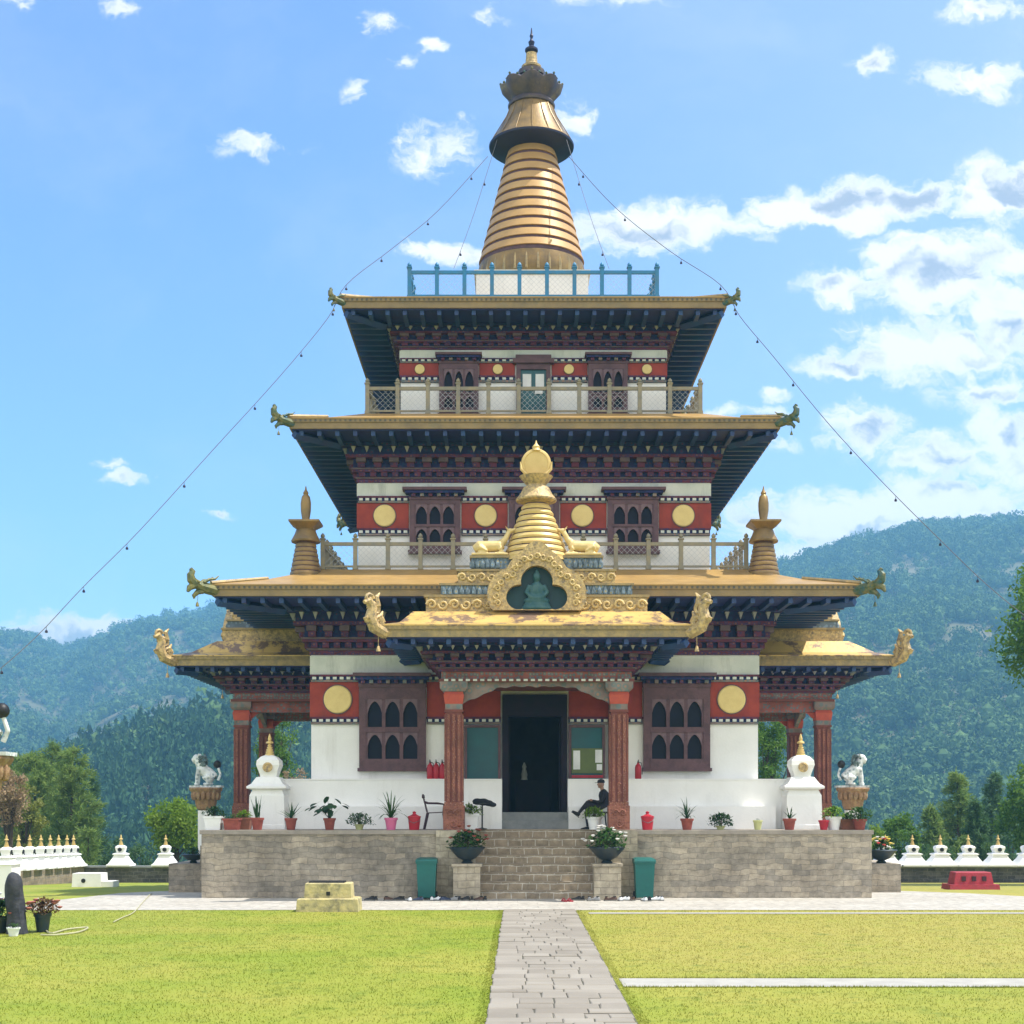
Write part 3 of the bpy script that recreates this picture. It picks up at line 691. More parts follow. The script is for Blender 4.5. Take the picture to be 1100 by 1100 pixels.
    bo=bl.build('bell_spire',[M['gilt'],M['timber']],o)
    q=MB(); q.lathe([(.28,1.47),(.50,1.52),(.51,1.56),(.40,1.70),(.32,1.86),(.26,1.88)],0,cy,z,28); q.lathe([(.24,1.86),(.24,1.92),(.40,2.10),(.42,2.14),(.36,2.15),(.30,2.04)],0,cy,z,14); q.build('bell_skirt',M['relief'],o)
    q=MB(); q.T=Matrix.Translation((0,cy,z+2.46))@Matrix.Rotation(PI/2,4,'X'); q.lathe([(.01,-.05),(.33,-.05),(.37,-.03),(.37,.03),(.33,.05),(.30,.052),(.29,.035),(.01,.035)],seg=36)
    q.T=Matrix(); q.tube([(-.20,cy-.04,z+2.14),(-.37,cy-.04,z+2.32),(-.39,cy-.04,z+2.50)],[.05,.04,.012],6); q.tube([(.20,cy-.04,z+2.14),(.37,cy-.04,z+2.32),(.39,cy-.04,z+2.50)],[.05,.04,.012],6)
    q.lathe([(.12,2.78),(.09,2.84),(.10,2.88),(.03,2.96),(.01,3.04)],0,cy,z,12); q.build('sun_disc',M['gilt'],o)
    return o
po=portico(); pe=pediment()
for rz in (PI/2,-PI/2):
    for src in (po,pe):
        c=copy_tree(src,temple,('bell_spire','bell_skirt','sun_disc')); c.rotation_euler.z=rz

# corner spires on the first roof
cs=MB()
prof=[(.50,-.15),(.49,0)]
for k in range(7):
    r0=.46-.026*k; r1=r0-.026; h0=.02+k*.125; prof+=[(r0,h0),(r0+.01,h0+.04),(r1+.015,h0+.098),(r1-.035,h0+.10),(r1-.035,h0+.124)]
prof+=[(.24,.90),(.42,.91),(.43,.95),(.34,1.10),(.28,1.24),(.22,1.25)]
cs.lathe([(r*.9,h) for r,h in prof],0,0,0,28,mi=0)
for k in range(7): r1=(.46-.026*(k+1))*.9; cs.lathe([(r1-.012,.02+k*.125+.095),(r1-.012,.02+(k+1)*.125+.012)],0,0,0,28,mi=3)
cs.frustum(0,0,[(.22,.22,1.24),(.24,.24,1.28),(.40,.40,1.40),(.40,.40,1.45),(.30,.30,1.46)],1)
cs.lathe([(.12,1.45),(.10,1.52),(.135,1.75),(.14,1.95),(.11,2.12),(.06,2.18),(.075,2.22),(.03,2.30),(.012,2.40)],0,0,0,14,mi=2)
c0=cs.build('corner_spire',[M['bronze'],M['bronze'],M['bronze'],M['timber']],temple)
for i,(sx,sy) in enumerate(((-1,-1),(1,-1),(1,1),(-1,1))):
    o=c0 if i==0 else c0.copy()
    if i: C.objects.link(o); o.parent=temple
    o.location=(sx*6.06,sy*6.02,8.32)

# great spire
sb=MB(); sb.frustum(0,0,[(1.66,1.66,16.5),(1.66,1.66,18.02)],0); sb.frustum(0,0,[(1.72,1.72,18.02),(1.72,1.72,18.12)],1)
sp=sb.build('spire',[M['white'],M['offwhite']],temple)
q=MB(); q.lathe([(1.60,18.12),(1.66,18.2),(1.67,18.5),(1.62,18.80),(1.54,18.84)],0,0,0,64,mi=0)
for k in range(30):
    a=2*PI*k/30; q.tube([(1.655*math.cos(a),1.655*math.sin(a),18.2),(1.655*math.cos(a),1.655*math.sin(a),18.5),(1.60*math.cos(a),1.60*math.sin(a),18.76)],[.05,.045,.02],5,1)
q.build('lotus_base',[M['bronze'],M['goldtrim']],sp)
zr=18.85; n=11; ph=(22.36-zr)/n
for k in range(n):
    z=zr+k*ph; r0=1.62-.905*(k/n); r1=1.62-.905*((k+1)/n)
    q=MB(); q.lathe([(r0-.10,z),(r0-.10,z+.084),(r0-.004,z+.088),(r0+.004,z+.10),(r1+.012,z+ph-.004),(r1-.08,z+ph)],0,0,0,56,mi=0)
    for f in q.f: pass
    q.lathe([(r0-.05,z-.02),(r0-.046,z+.094)],0,0,0,56,mi=1)
    q.build('spire_ring',[M['ring'],M['timber']],sp)
q=MB(); q.lathe([(.66,22.30),(.78,22.36),(1.22,22.44),(1.30,22.50),(1.31,22.56)],0,0,0,56,mi=0); q.lathe([(1.31,22.55),(1.27,22.60),(1.05,22.92),(.82,23.34),(.67,23.72),(.62,23.74)],0,0,0,56,mi=1)
for k in range(16):
    a=2*PI*k/16; q.tube([(1.28*math.cos(a),1.28*math.sin(a),22.59),(.83*math.cos(a),.83*math.sin(a),23.34),(.675*math.cos(a),.675*math.sin(a),23.72)],.014,5,1)
q.build('canopy',[M['dark'],M['bronze']],sp)
q=MB(); q.lathe([(.62,23.70),(.71,23.74),(.73,23.80),(.68,23.88),(.6,23.9)],0,0,0,48,mi=1)
seg=96; rows=[]
for (r,z,amp) in ((.58,23.84,0),(.62,23.92,.01),(.74,24.06,.03),(.86,24.20,.045),(.93,24.33,.05),(.88,24.37,.04),(.70,24.36,.0),(.42,24.50,0),(.30,24.80,0)):
    rows.append([((r+amp*math.cos(8*a))*math.cos(a),(r+amp*math.cos(8*a))*math.sin(a),z+(.10*abs(math.cos(4*a)) if z>24.3 and r>.8 else 0)) for a in [2*PI*i/seg for i in range(seg)]])
q.loft(rows,smooth=True,mi=0)
for k in range(24):
    a=2*PI*k/24; rr=.90+.05*math.cos(8*a); q.sphere((rr*math.cos(a),rr*math.sin(a),24.39+.10*abs(math.cos(4*a))),.04,6,5,2)
q.build('spire_crown',[M['crown'],M['crown'],M['dragon']],sp)
q=MB(); q.lathe([(.40,24.74),(.42,24.86),(.33,24.90)],0,0,0,12,mi=0); q.lathe([(.2,24.9),(.30,24.96),(.31,25.02),(.2,25.08),(.19,25.10)],0,0,0,20,mi=1); q.lathe([(.19,25.10),(.165,25.40),(.17,25.42)],0,0,0,20,mi=1)
q.lathe([(.12,25.42),(.2,25.50),(.2,25.56),(.12,25.62),(.07,25.66),(.09,25.74),(.10,25.78),(.05,25.84),(.035,25.90),(.06,25.97),(.03,26.05),(.012,26.22)],0,0,0,14,mi=2)
q.build('spire_finial',[M['crown'],M['relief'],M['dark']],sp)
# ------------------------------------------------------------------ terrain
YB=[-60,-40,-20,-5,0,6,12,14.2,17.2,18,20,24,28,28.9,29.2,30,32.7,34.4,36,38.8,44,50,56,60,66,74,84,96,110,126,144,164,186,210,236,264,294,326,360,396,434,474,516,560,606,654,704,756,810,866,924,984,1046,1110,1180,1260,1350,1410,1480]
def sstep(t): t=min(1,max(0,t)); return t*t*(3-2*t)
def near_z(y):
    if y<36: return 0.
    if y<56: return -.8*(y-36)/20
    if y<186: return -.8-19*sstep((y-56)/90)
    return -19.8
RIDGE_L=[(-700,640),(-300,655),(-120,668),(0,684),(33,689),(67,704),(97,693),(132,678),(178,664),(211,662),(234,653),(270,640),(330,632),(400,640),(480,660),(560,690),(640,730),(720,780),(800,840),(900,868)]
RIDGE_M=[(-700,870),(-100,862),(0,852),(60,835),(92,818),(130,806),(170,792),(215,781),(260,776),(310,778),(380,786),(450,800),(540,820),(640,850),(720,868)]
RIDGE_R=[(380,868),(480,800),(560,740),(640,690),(720,648),(790,620),(860,604),(900,591),(936,581),(975,572),(1013,566),(1064,562),(1100,564),(1180,560),(1300,552),(1500,560),(1800,580)]
def ridge(tab,px):
    if px<=tab[0][0]: return tab[0][1]
    for (a,b),(c,d) in zip(tab,tab[1:]):
        if px<=c: return b+(d-b)*(px-a)/(c-a)
    return tab[-1][1]
def hill(tab,px,y,y0,y1,zb,amp,wl,seed):
    top=CAMZ+(868-ridge(tab,px))*y1/F
    if y<y0: return -99
    t=(y-y0)/(y1-y0)
    x=(px-550)*y/F
    nz=mnoise.fractal(Vector((x/wl+seed,y/wl,seed)),1,2,4)*amp
    if t<=1: return zb+(top-zb)*(t**1.12)+nz*min(1,t*4)*min(1,(1-t)*5+.0)
    return top-(t-1)*(top-zb)*.9
def H(x,y):
    z=near_z(y)
    if y<150: return z
    px=550+(x-CAMX)*F/y
    return max(z,hill(RIDGE_L,px,y,330,1350,-40,26,170,3.1),hill(RIDGE_M,px,y,150,400,-26,7,60,9.2),hill(RIDGE_R,px,y,260,1000,-30,24,150,5.7))
def make_ground():
    us=np.linspace(-.95,.95,191); nu=len(us)
    V=[]
    for y in YB:
        for u in us:
            x=u*max(70,abs(y)+60) if y<150 else u*y*1.4
            V.append((x,y,H(x,y)))
    Q=[]
    for j in range(len(YB)-1):
        for i in range(nu-1): Q.append((j*nu+i,j*nu+i+1,(j+1)*nu+i+1,(j+1)*nu+i))
    m=mat('wooded_ground',(.085,.095,.045),(.14,.125,.07),.02,.95,0,c3=(.22,.17,.10),s3=.012,lo3=.62,hi3=.70)
    o=fast_mesh('ground',np.array(V),Q,m,smooth=True); o['kind']='structure'
make_ground()

def strip(name,m,rows,dz):                      # flat sheet following the slope: rows of (y, x0, x1)
    V=[];Q=[]
    for y,a,b in rows: V += [(a,y,near_z(y)+dz),(b,y,near_z(y)+dz)]
    for k in range(len(rows)-1): Q.append((2*k,2*k+1,2*k+3,2*k+2))
    o=fast_mesh(name,np.array(V),Q,m); o['kind']='structure'; return o

def grass_mat(name='lawn_grass',blade=0.0):
    m,nt,N,L,P=node_mat(name)
    P.inputs['Roughness'].default_value=.8; P.inputs['Specular IOR Level'].default_value=.15
    g=N.new('ShaderNodeNewGeometry')
    def noise(sc,det,ro=.6):
        n=N.new('ShaderNodeTexNoise'); n.inputs['Scale'].default_value=sc; n.inputs['Detail'].default_value=det; n.inputs['Roughness'].default_value=ro
        L.new(g.outputs['Position'],n.inputs['Vector']); return n
    def mixc(a,b,fac,bl='MIX'):
        x=N.new('ShaderNodeMix'); x.data_type='RGBA'; x.blend_type=bl
        for s,v in (('A',a),('B',b)):
            if isinstance(v,tuple): x.inputs[s].default_value=(*v,1)
            else: L.new(v,x.inputs[s])
        if isinstance(fac,float): x.inputs['Factor'].default_value=fac
        else: L.new(fac,x.inputs['Factor'])
        return x.outputs['Result']
    def rng(v,a,b,c=0,d=1):
        r=N.new('ShaderNodeMapRange'); r.inputs['From Min'].default_value=a; r.inputs['From Max'].default_value=b; r.inputs['To Min'].default_value=c; r.inputs['To Max'].default_value=d
        L.new(v,r.inputs['Value']); return r.outputs['Result']
    big=noise(.35,6); mid=noise(2.2,8,.7); fine=noise(38,6,.75)
    sp=N.new('ShaderNodeSeparateXYZ'); L.new(g.outputs['Position'],sp.inputs[0])
    right=rng(sp.outputs['X'],-.5,2.0)                       # the right-hand lawn is drier
    c=mixc((.215,.265,.030),(.29,.29,.050),rng(big.outputs['Fac'],.38,.62))
    dry=N.new('ShaderNodeMath'); dry.operation='MULTIPLY'; L.new(right,dry.inputs[0]); L.new(rng(mid.outputs['Fac'],.35,.6,.35,1.),dry.inputs[1])
    dd=N.new('ShaderNodeMath'); dd.operation='MULTIPLY'; L.new(dry.outputs[0],dd.inputs[0]); L.new(rng(sp.outputs['Y'],17,20,.25,.85),dd.inputs[1])
    c=mixc(c,(.37,.305,.085),dd.outputs[0])
    c=mixc(c,(.115,.17,.02),rng(mid.outputs['Fac'],.52,.68,0,.75))
    v=N.new('ShaderNodeMath'); v.operation='ADD'; v.inputs[1].default_value=0
    c=mixc(c,rng(fine.outputs['Fac'],.3,.7,.80,1.18),1.0,'MULTIPLY')
    L.new(c,P.inputs['Base Color'])
    t=N.new('ShaderNodeBsdfTranslucent'); L.new(c,t.inputs['Color']); ms=N.new('ShaderNodeMixShader'); ms.inputs[0].default_value=blade
    L.new(P.outputs[0],ms.inputs[1]); L.new(t.outputs[0],ms.inputs[2]); L.new(ms.outputs[0],N['Material Output'].inputs['Surface'])
    b=N.new('ShaderNodeBump'); b.inputs['Strength'].default_value=.35; b.inputs['Distance'].default_value=.03
    L.new(fine.outputs['Fac'],b.inputs['Height']); L.new(b.outputs['Normal'],P.inputs['Normal'])
    return m
GM=grass_mat(); GB=grass_mat('grass_blade',.5)
strip('lawn',GM,[(-40,-60,60),(12,-45,45),(24,-40,40),(36,-36,36),(46,-34,34),(56,-32,32)],.004)
PV=[(30.0,-11.4,40),(32.7,-11.6,40),(34.4,-11.1,12.3),(36,-10.7,11.0),(38.8,-10.15,10.2),(50,-10.1,10.1),(54,-10,10)]
strip('pavement',M['pave'],PV,.010)
strip('pavement_edge_strip',M['concrete'],[(28.9,1.0,40),(29.25,1.0,40)],.014)
strip('cross_path',M['concrete'],[(17.1,.77,40),(17.95,.77,40)],.012)
def slab_path():
    r=random.Random(11); b=MB(); y=-12.0
    b.add([(-.99,-12,.016),(.55,-12,.016),(.76,30.03,.016),(-.78,30.03,.016)],[(0,1,2,3)],False,1)
    while y<30.0:
        d=min(r.choice((.28,.34,.40,.46)),30.02-y); L=-.86+.08*(y-14.2)/15.8; R=.68+.08*(y-14.2)/15.8
        n=r.choice((3,4,4,5)); w=[r.uniform(.7,1.3) for _ in range(n)]; sw=sum(w); x=L+r.uniform(-.02,.01)
        for k in range(n):
            x1=x+w[k]/sw*(R-L); g=.006; z=.030+r.uniform(-.006,.006); t=r.uniform(-.005,.005); e=[r.uniform(-.009,.009) for _ in range(8)]
            P=[(x+g+e[0],y+g+e[1]),(x1-g+e[2],y+g+e[3]),(x1-g+e[4],y+d-g+e[5]),(x+g+e[6],y+d-g+e[7])]
            q=.012
            I=[(P[0][0]+q,P[0][1]+q),(P[1][0]-q,P[1][1]+q),(P[2][0]-q,P[2][1]-q),(P[3][0]+q,P[3][1]-q)]
            b.loft([[(a,c,.0) for a,c in P],[(a,c,z-.007) for a,c in P],[(a,c,z+(t if i<2 else -t)) for i,(a,c) in enumerate(I)]],mi=0)
            x=x1
        y+=d
    o=b.build('path',[M['path'],M['joint']]); o['kind']='structure'
slab_path()

# grass blades: stuff
def grass():
    n=110000
    y=13.0+17*RNG.random(n)**.9; px=RNG.uniform(-30,1130,n); x=(px-550)*y/F+CAMX
    tt=(y-14.2)/15.8
    path=(x>-.86+.08*tt-.005+.025*RNG.standard_normal(n))&(x<.68+.08*tt+.005+.025*RNG.standard_normal(n))
    k=~path; k&=~((x>.98)&(y>28.88)&(y<29.27)); k&=~((x>.76)&(y>17.08+.02*RNG.standard_normal(n))&(y<17.97+.03*RNG.standard_normal(n))); k&=(y<29.97)
    x=x[k];y=y[k];n=len(x)
    a=RNG.uniform(0,2*PI,n); h=RNG.uniform(.012,.034,n); w=RNG.uniform(.003,.007,n); le=RNG.uniform(.0,.03,n); b=RNG.uniform(0,2*PI,n)
    v=np.zeros((n,3,3)); dx,dy=np.cos(a)*w,np.sin(a)*w
    v[:,0]=np.stack([x-dx,y-dy,np.full(n,.004)],1); v[:,1]=np.stack([x+dx,y+dy,np.full(n,.004)],1)
    v[:,2]=np.stack([x+np.cos(b)*le,y+np.sin(b)*le,h],1)
    m=3200; ey=14+16*RNG.random(m)**1.2; sd=RNG.integers(0,2,m); bb=.08*(ey-14.2)/15.8
    ex=np.where(sd==0,bb-.87-.12*RNG.random(m),bb+.69+.12*RNG.random(m)); lean=np.where(sd==0,1,-1)*RNG.uniform(.01,.07,m); eh=RNG.uniform(.015,.035,m)
    m2=5000; hx=RNG.uniform(.78,9,m2); hy=np.where(RNG.random(m2)<.5,17.09-.03*RNG.random(m2),17.96+.03*RNG.random(m2)); ex=np.concatenate([ex,hx]); ey=np.concatenate([ey,hy]); lean=np.concatenate([lean,RNG.uniform(-.02,.02,m2)]); eh=np.concatenate([eh,RNG.uniform(.02,.045,m2)]); m+=m2
    e=np.zeros((m,3,3)); e[:,0]=np.stack([ex-.004,ey,np.full(m,.004)],1); e[:,1]=np.stack([ex+.004,ey+.004,np.full(m,.004)],1); e[:,2]=np.stack([ex+lean,ey+RNG.uniform(-.03,.03,m),eh],1)
    v=np.concatenate([v,e]); n+=m
    o=fast_mesh('grass',v.reshape(-1,3),np.arange(3*n).reshape(-1,3),GB,tris=True); o['kind']='stuff'
grass()

# ------------------------------------------------------------------ terrace
ter=thing('stone_terrace','raised terrace of brown grey coursed stone with a central flight of steps below the temple','terrace',(0,34,0))
def tb(mb,x0,x1,y0,y1,z0,z1,mi=None): mb.box(x0,x1,y0-34,y1-34,z0,z1,mi)
b=MB(); tb(b,-8.16,-2.45,34.0,52,-1.0,1.56); tb(b,2.45,8.16,34.0,52,-1,1.56); tb(b,-2.45,2.45,35.45,52,-1,1.555)
for s in (-1,1): tb(b,min(s*8.16,s*9.25),max(s*8.16,s*9.25),39.5,46.5,-1,1.557)
b.build('terrace_wall',M['stone'],ter)
b=MB(); tb(b,-8.20,-2.45,33.96,52.04,1.56,T0); tb(b,2.45,8.20,33.96,52.04,1.56,T0); tb(b,-2.45,2.45,35.452,52.04,1.555,T0-.003)
for s in (-1,1): tb(b,min(s*8.20,s*9.28),max(s*8.20,s*9.28),39.46,46.54,1.557,T0-.004)
b.build('terrace_paving',M['coping'],ter)
for s in (-1,1):
    b=MB(); tb(b,min(s*8.163,s*8.75),max(s*8.163,s*8.75),36.5,39.5,-.5,1.22); tb(b,min(s*8.75,s*9.65),max(s*8.75,s*9.65),36.8,39.5,-.5,.73)
    b.build('side_stair_wall',M['stone'],ter)
b=MB()
for k in range(8): tb(b,-1.50,1.50,33.72+.24*k,35.46,.2075*k-(.3 if k==0 else 0),.2075*(k+1)-.022,0); tb(b,-1.502,1.502,33.712+.24*k,35.46,.2075*(k+1)-.022,.2075*(k+1)-.0015,1)
b.build('stair',[M['stair'],mat('stair_tread',(.36,.30,.22),(.28,.23,.17),4,.85,.4,20)],ter)
for s in (-1,1): b=MB(); tb(b,min(s*1.50,s*2.447),max(s*1.50,s*2.447),33.90,35.44,-.3,T0+.004); b.build('stair_pier',M['palestone'],ter)
for s in (-1,1):
    b=MB(); tb(b,min(s*1.36,s*2.0),max(s*1.36,s*2.0),33.25,33.897,-.3,.80,0); tb(b,min(s*1.32,s*2.04),max(s*1.32,s*2.04),33.21,33.897,.80,.87,0)
    b.build('planter_pedestal',[M['palestone']],ter)

# ------------------------------------------------------------------ pots and plants
def leafblade(V,Fc,base,dirv,length,width,droop,n=5,fold=.0):
    d=Vector(dirv).normalized(); side=d.cross(Vector((0,0,1))); 
    if side.length<.05: side=Vector((1,0,0))
    side.normalize(); p=Vector(base); b0=len(V)
    for k in range(n+1):
        t=k/n; w=width*math.sin(PI*min(1,.12+.88*t))**.7 if k<n else .002
        V.append(tuple(p-side*w/2)); V.append(tuple(p+side*w/2))
        p=p+d*length/n; d=(d+Vector((0,0,-droop/n))).normalized()
    for k in range(n): Fc.append((b0+2*k,b0+2*k+1,b0+2*k+3,b0+2*k+2))
def foliage(kind,s,z,seed):
    r=random.Random(seed); V=[];Fc=[]
    def rd(el0,el1):
        a=r.uniform(0,2*PI); e=math.radians(r.uniform(el0,el1)); return (math.cos(a)*math.cos(e),math.sin(a)*math.cos(e),math.sin(e))
    if kind=='spider':
        for _ in range(38): leafblade(V,Fc,(r.uniform(-.05,.05)*s,r.uniform(-.05,.05)*s,z),rd(35,85),s*r.uniform(.7,1.15),.05*s,r.uniform(1.0,2.0),6)
    elif kind=='sword':
        for _ in range(16): leafblade(V,Fc,(r.uniform(-.1,.1)*s,r.uniform(-.1,.1)*s,z),rd(66,88),s*r.uniform(.7,1.3),.085*s,.15,4)
    elif kind=='aloe':
        for _ in range(22): leafblade(V,Fc,(r.uniform(-.06,.06)*s,r.uniform(-.06,.06)*s,z),rd(30,80),s*r.uniform(.5,.95),.07*s,.35,4)
    elif kind=='broad':
        for _ in range(26):
            d=rd(25,85); L=s*r.uniform(.35,.95); e=Vector((0,0,z))+Vector(d)*L
            leafblade(V,Fc,(0,0,z),d,L,.016*s,.1,3)
            leafblade(V,Fc,e,(d[0],d[1],-.15),s*.36,s*.24,.8,4)
    elif kind=='low':
        for _ in range(90):
            d=rd(5,75); L=s*r.uniform(.2,.8)
            e=Vector((0,0,z))+Vector((d[0],d[1],d[2]*.7))*L; leafblade(V,Fc,e,rd(-25,40),s*.26,s*.11,.8,3)
        for _ in range(20): leafblade(V,Fc,(0,0,z),rd(20,80),s*.6,.012*s,.5,3)
    elif kind=='bush':
        for _ in range(420):
            d=Vector(rd(-12,88)); e=Vector((0,0,z+.1*s))+Vector((d.x,d.y,d.z*.75))*s*(.35+.65*r.random()**.5)*(.8+.3*mnoise.noise(d*2.3+Vector((seed,0,0))))
            leafblade(V,Fc,e,rd(-20,60),s*.22,s*.11,.6,2)
    elif kind=='fern':
        for _ in range(40):
            d=rd(20,85); L=s*r.uniform(.6,1.0); p=Vector((0,0,z)); dv=Vector(d)
            for k in range(7):
                p=p+dv*L/7; dv=(dv+Vector((0,0,-.22))).normalized(); sd=dv.cross(Vector((0,0,1))).normalized()
                for q in (-1,1): leafblade(V,Fc,p,sd*q+dv*.4,s*.2*(1-k*.08),s*.05,.5,2)
    return V,Fc
class Pl(MB): pass
POTS=[]
def pot(kind,loc,size,plant,psize,label,pm,lm,seed,square=False,flower=None,group=None,name='potted_plant'):
    t=thing(name,label,'potted plant',loc,0,group)
    r,h=size; b=MB()
    if square:
        b.frustum(0,0,[(r*.80,r*.80,0),(r*.95,r*.95,h*.85)]); b.frustum(0,0,[(r*1.03,r*1.03,h*.85),(r*1.03,r*1.03,h)])
    elif kind=='bowl':
        b.lathe([(r*.30,0),(r*.34,.03),(r*.22,.07),(r*.55,h*.35),(r*.98,h*.86),(r*1.06,h*.95),(r*1.0,h),(r*.9,h*.97)],seg=28)
    else:
        b.lathe([(r*.66,0),(r*.68,.015),(r*.92,h*.80),(r*1.03,h*.81),(r*1.06,h*.98),(r*.98,h),(r*.9,h*.93)],seg=24)
    b.build('pot',pm,t)
    q=MB()
    if square: q.box(-r*.9,r*.9,-r*.9,r*.9,h*.9,h+.004)
    else: q.lathe([(r*.9,h*.88),(r*.9,h*.95),(.01,h*.97)],seg=16)
    q.build('soil',M['soil'],t)
    if plant:
        V,Fc=foliage(plant,psize,h*.94,seed); fo=fast_mesh('foliage',np.array(V),Fc,lm,t,smooth=True)
        if plant=='broad' or plant=='bush':
            q=MB()
            for k in range(4): q.tube([(.02*k-.03,0,h*.9),(.05*(k-1.5)*psize,.04*(k%2)*psize,h+psize*.5)],[.012,.006],5)
            q.build('stem',M['bark'],t)
        if flower:
            rr=random.Random(seed+5); q=MB()
            for k in range(flower[1]):
                a=rr.uniform(0,2*PI); e=rr.uniform(.1,1.4); R=psize*rr.uniform(.75,1.05)
                q.lathe([(.01,-.02),(.045,.0),(.055,.02),(.02,.03),(.01,.028)],R*math.cos(a)*math.cos(e),R*math.sin(a)*math.cos(e),h+.1*psize+R*.75*math.sin(e),7,mi=rr.randrange(len(flower[0])))
            q.build('blossom',flower[0],t)
    return t
def tp(px,y,dz=0): return (at(px,868,y)[0],y,T0+dz+.002)
g='potted plants along the terrace edge'
pot('p',tp(230,34.5),(.22,.34),'bush',.34,'square white planter with dark bushy plant at the left end of the terrace',M['whitepot'],M['darkleaf'],1,True,None,g)
pot('p',tp(249.5,34.45),(.20,.28),'low',.26,'wide square terracotta planter of low growth beside the square white planter on the left',M['terracotta'],M['leaf'],2,True,None,g)
pot('p',tp(262,34.9),(.2,.3),'bush',.26,'orange brown clay pot of yellowish leaves just behind the left terracotta planters',M['brownpot'],M['limeleaf'],3,True,None,g)
pot('p',tp(276.5,34.4),(.16,.30),'sword',.46,'terracotta pot with stiff upright sword-shaped leaves in front of the left white stupa',M['terracotta'],M['darkleaf'],4,False,None,g)
pot('p',tp(312.5,34.4),(.15,.29),'aloe',.52,'terracotta pot with spiky aloe leaves left of the broad-leaved plant',M['terracotta'],M['darkleaf'],5,False,None,g)
pot('p',tp(354,34.4),(.15,.29),'broad',.62,'terracotta pot with tall dark broad leaves on long stalks below the left window',M['terracotta'],M['darkleaf'],6,False,None,g)
pot('p',tp(386,34.5),(.12,.14),'bush',.40,'spreading grey green plant in a tiny pale pot left of the pink pot',M['limepot'],M['paleleaf'],7,False,None,g)
pot('p',tp(420,34.35),(.16,.30),'spider',.66,'bright pink pot with a spider plant spilling arching leaves',M['pinkpot'],M['leaf'],8,False,None,g)
pot('p',tp(738,34.4),(.16,.28),'spider',.50,'terracotta pot of arching narrow leaves right of the right-hand red bucket',M['terracotta'],M['darkleaf'],9,False,None,g)
pot('p',tp(774,34.5),(.12,.10),'bush',.42,'drooping dark fern hiding its small pale pot below the right window',M['limepot'],M['darkleaf'],10,False,None,g)
pot('p',tp(814,34.4),(.115,.24),'low',.10,'small pale green pot almost empty on the terrace edge',M['limepot'],M['paleleaf'],11,False,None,g)
pot('p',tp(848,34.4),(.16,.28),'aloe',.36,'terracotta pot with a thin upright plant in front of the right white stupa',M['terracotta'],M['darkleaf'],12,False,None,g)
pot('p',tp(885,34.35),(.13,.24),None,0,'bright red pot with nothing showing left of the right-hand white planter',M['redpaint'],M['leaf'],13,False,None,g)
pot('p',tp(895.5,34.5),(.19,.33),'bush',.36,'round white pot with bushy bright leaves near the right end of the terrace',M['whitepot'],M['limeleaf'],14,False,None,g)
pot('p',tp(910,34.8),(.22,.26),'bush',.24,'wide square clay planter between the round white pot and the rightmost pot',M['brownpot'],M['leaf'],15,True,None,g)
pot('p',tp(923.5,34.4),(.17,.27),'bush',.40,'terracotta pot with bushy leaves at the right end of the terrace',M['terracotta'],M['leaf'],16,False,None,g)
pot('p',(at(506,868,35.0)[0],35.0,T0+.006),(.20,.40),'bush',.34,'square white patterned pot of bright green fern beside the left entrance column',M['whitepot'],M['limeleaf'],17,True,None,'white pots beside the entrance columns')
pot('p',(at(639,868,34.6)[0],34.75,T0+.006),(.19,.32),'bush',.36,'round white pot of bright green fern in front of the seated person',M['whitepot'],M['limeleaf'],18,False,None,'white pots beside the entrance columns')
g='bowl planters on the stair pedestals'
pot('bowl',(-1.68,33.55,.872),(.42,.40),'bush',.58,'dark footed bowl with reddish and green bush on the left stair pedestal',M['bowl'],M['leaf'],19,False,([mat('dull_red_petal',(.30,.07,.05),None,8,.7)],16),g,'bowl_planter')
pot('bowl',(1.68,33.55,.872),(.42,.40),'bush',.60,'dark footed bowl of greenery with white flowers on the right stair pedestal',M['bowl'],M['leaf'],20,False,([M['flower_w']],16),g,'bowl_planter')
pot('bowl',(9.25,37.25,.732),(.40,.36),'bush',.40,'dark bowl with yellow and white flowers beyond the right end of the terrace',M['bowl'],M['leaf'],21,False,([M['flower_y'],M['flower_w'],M['flower_r']],26),'bowl planters on the side stair walls','bowl_planter')
pot('bowl',(-9.1,37.25,.732),(.30,.24),'bush',.26,'dark bowl of low greenery beyond the left end of the terrace',M['bowl'],M['leaf'],22,False,None,'bowl planters on the side stair walls','bowl_planter')

# red fire buckets
def bucket(loc,label):
    t=thing('fire_bucket',label,'bucket',loc,0,'red fire buckets on the terrace edge')
    b=MB(); b.lathe([(.12,0),(.125,.02),(.155,.30),(.165,.31),(.165,.34),(.14,.34),(.06,.38),(.01,.38)],seg=22); b.build('bucket_body',M['redpaint'],t)
    b=MB(); b.lathe([(.055,.37),(.035,.41),(.05,.44),(.01,.46)],seg=10); b.build('lid_knob',M['redpaint'],t)
    b=MB(); b.tube([(.155,0,.30),(.12,-.1,.22),(0,-.165,.17),(-.12,-.1,.22),(-.155,0,.30)],.008,5); b.build('handle',M['wire'],t)
bucket(tp(445,34.35),'red lidded bucket on the terrace edge left of the entrance, between pink pot and chair')
bucket(tp(695.5,34.35),'red lidded bucket on the terrace edge right of the entrance beside the column')

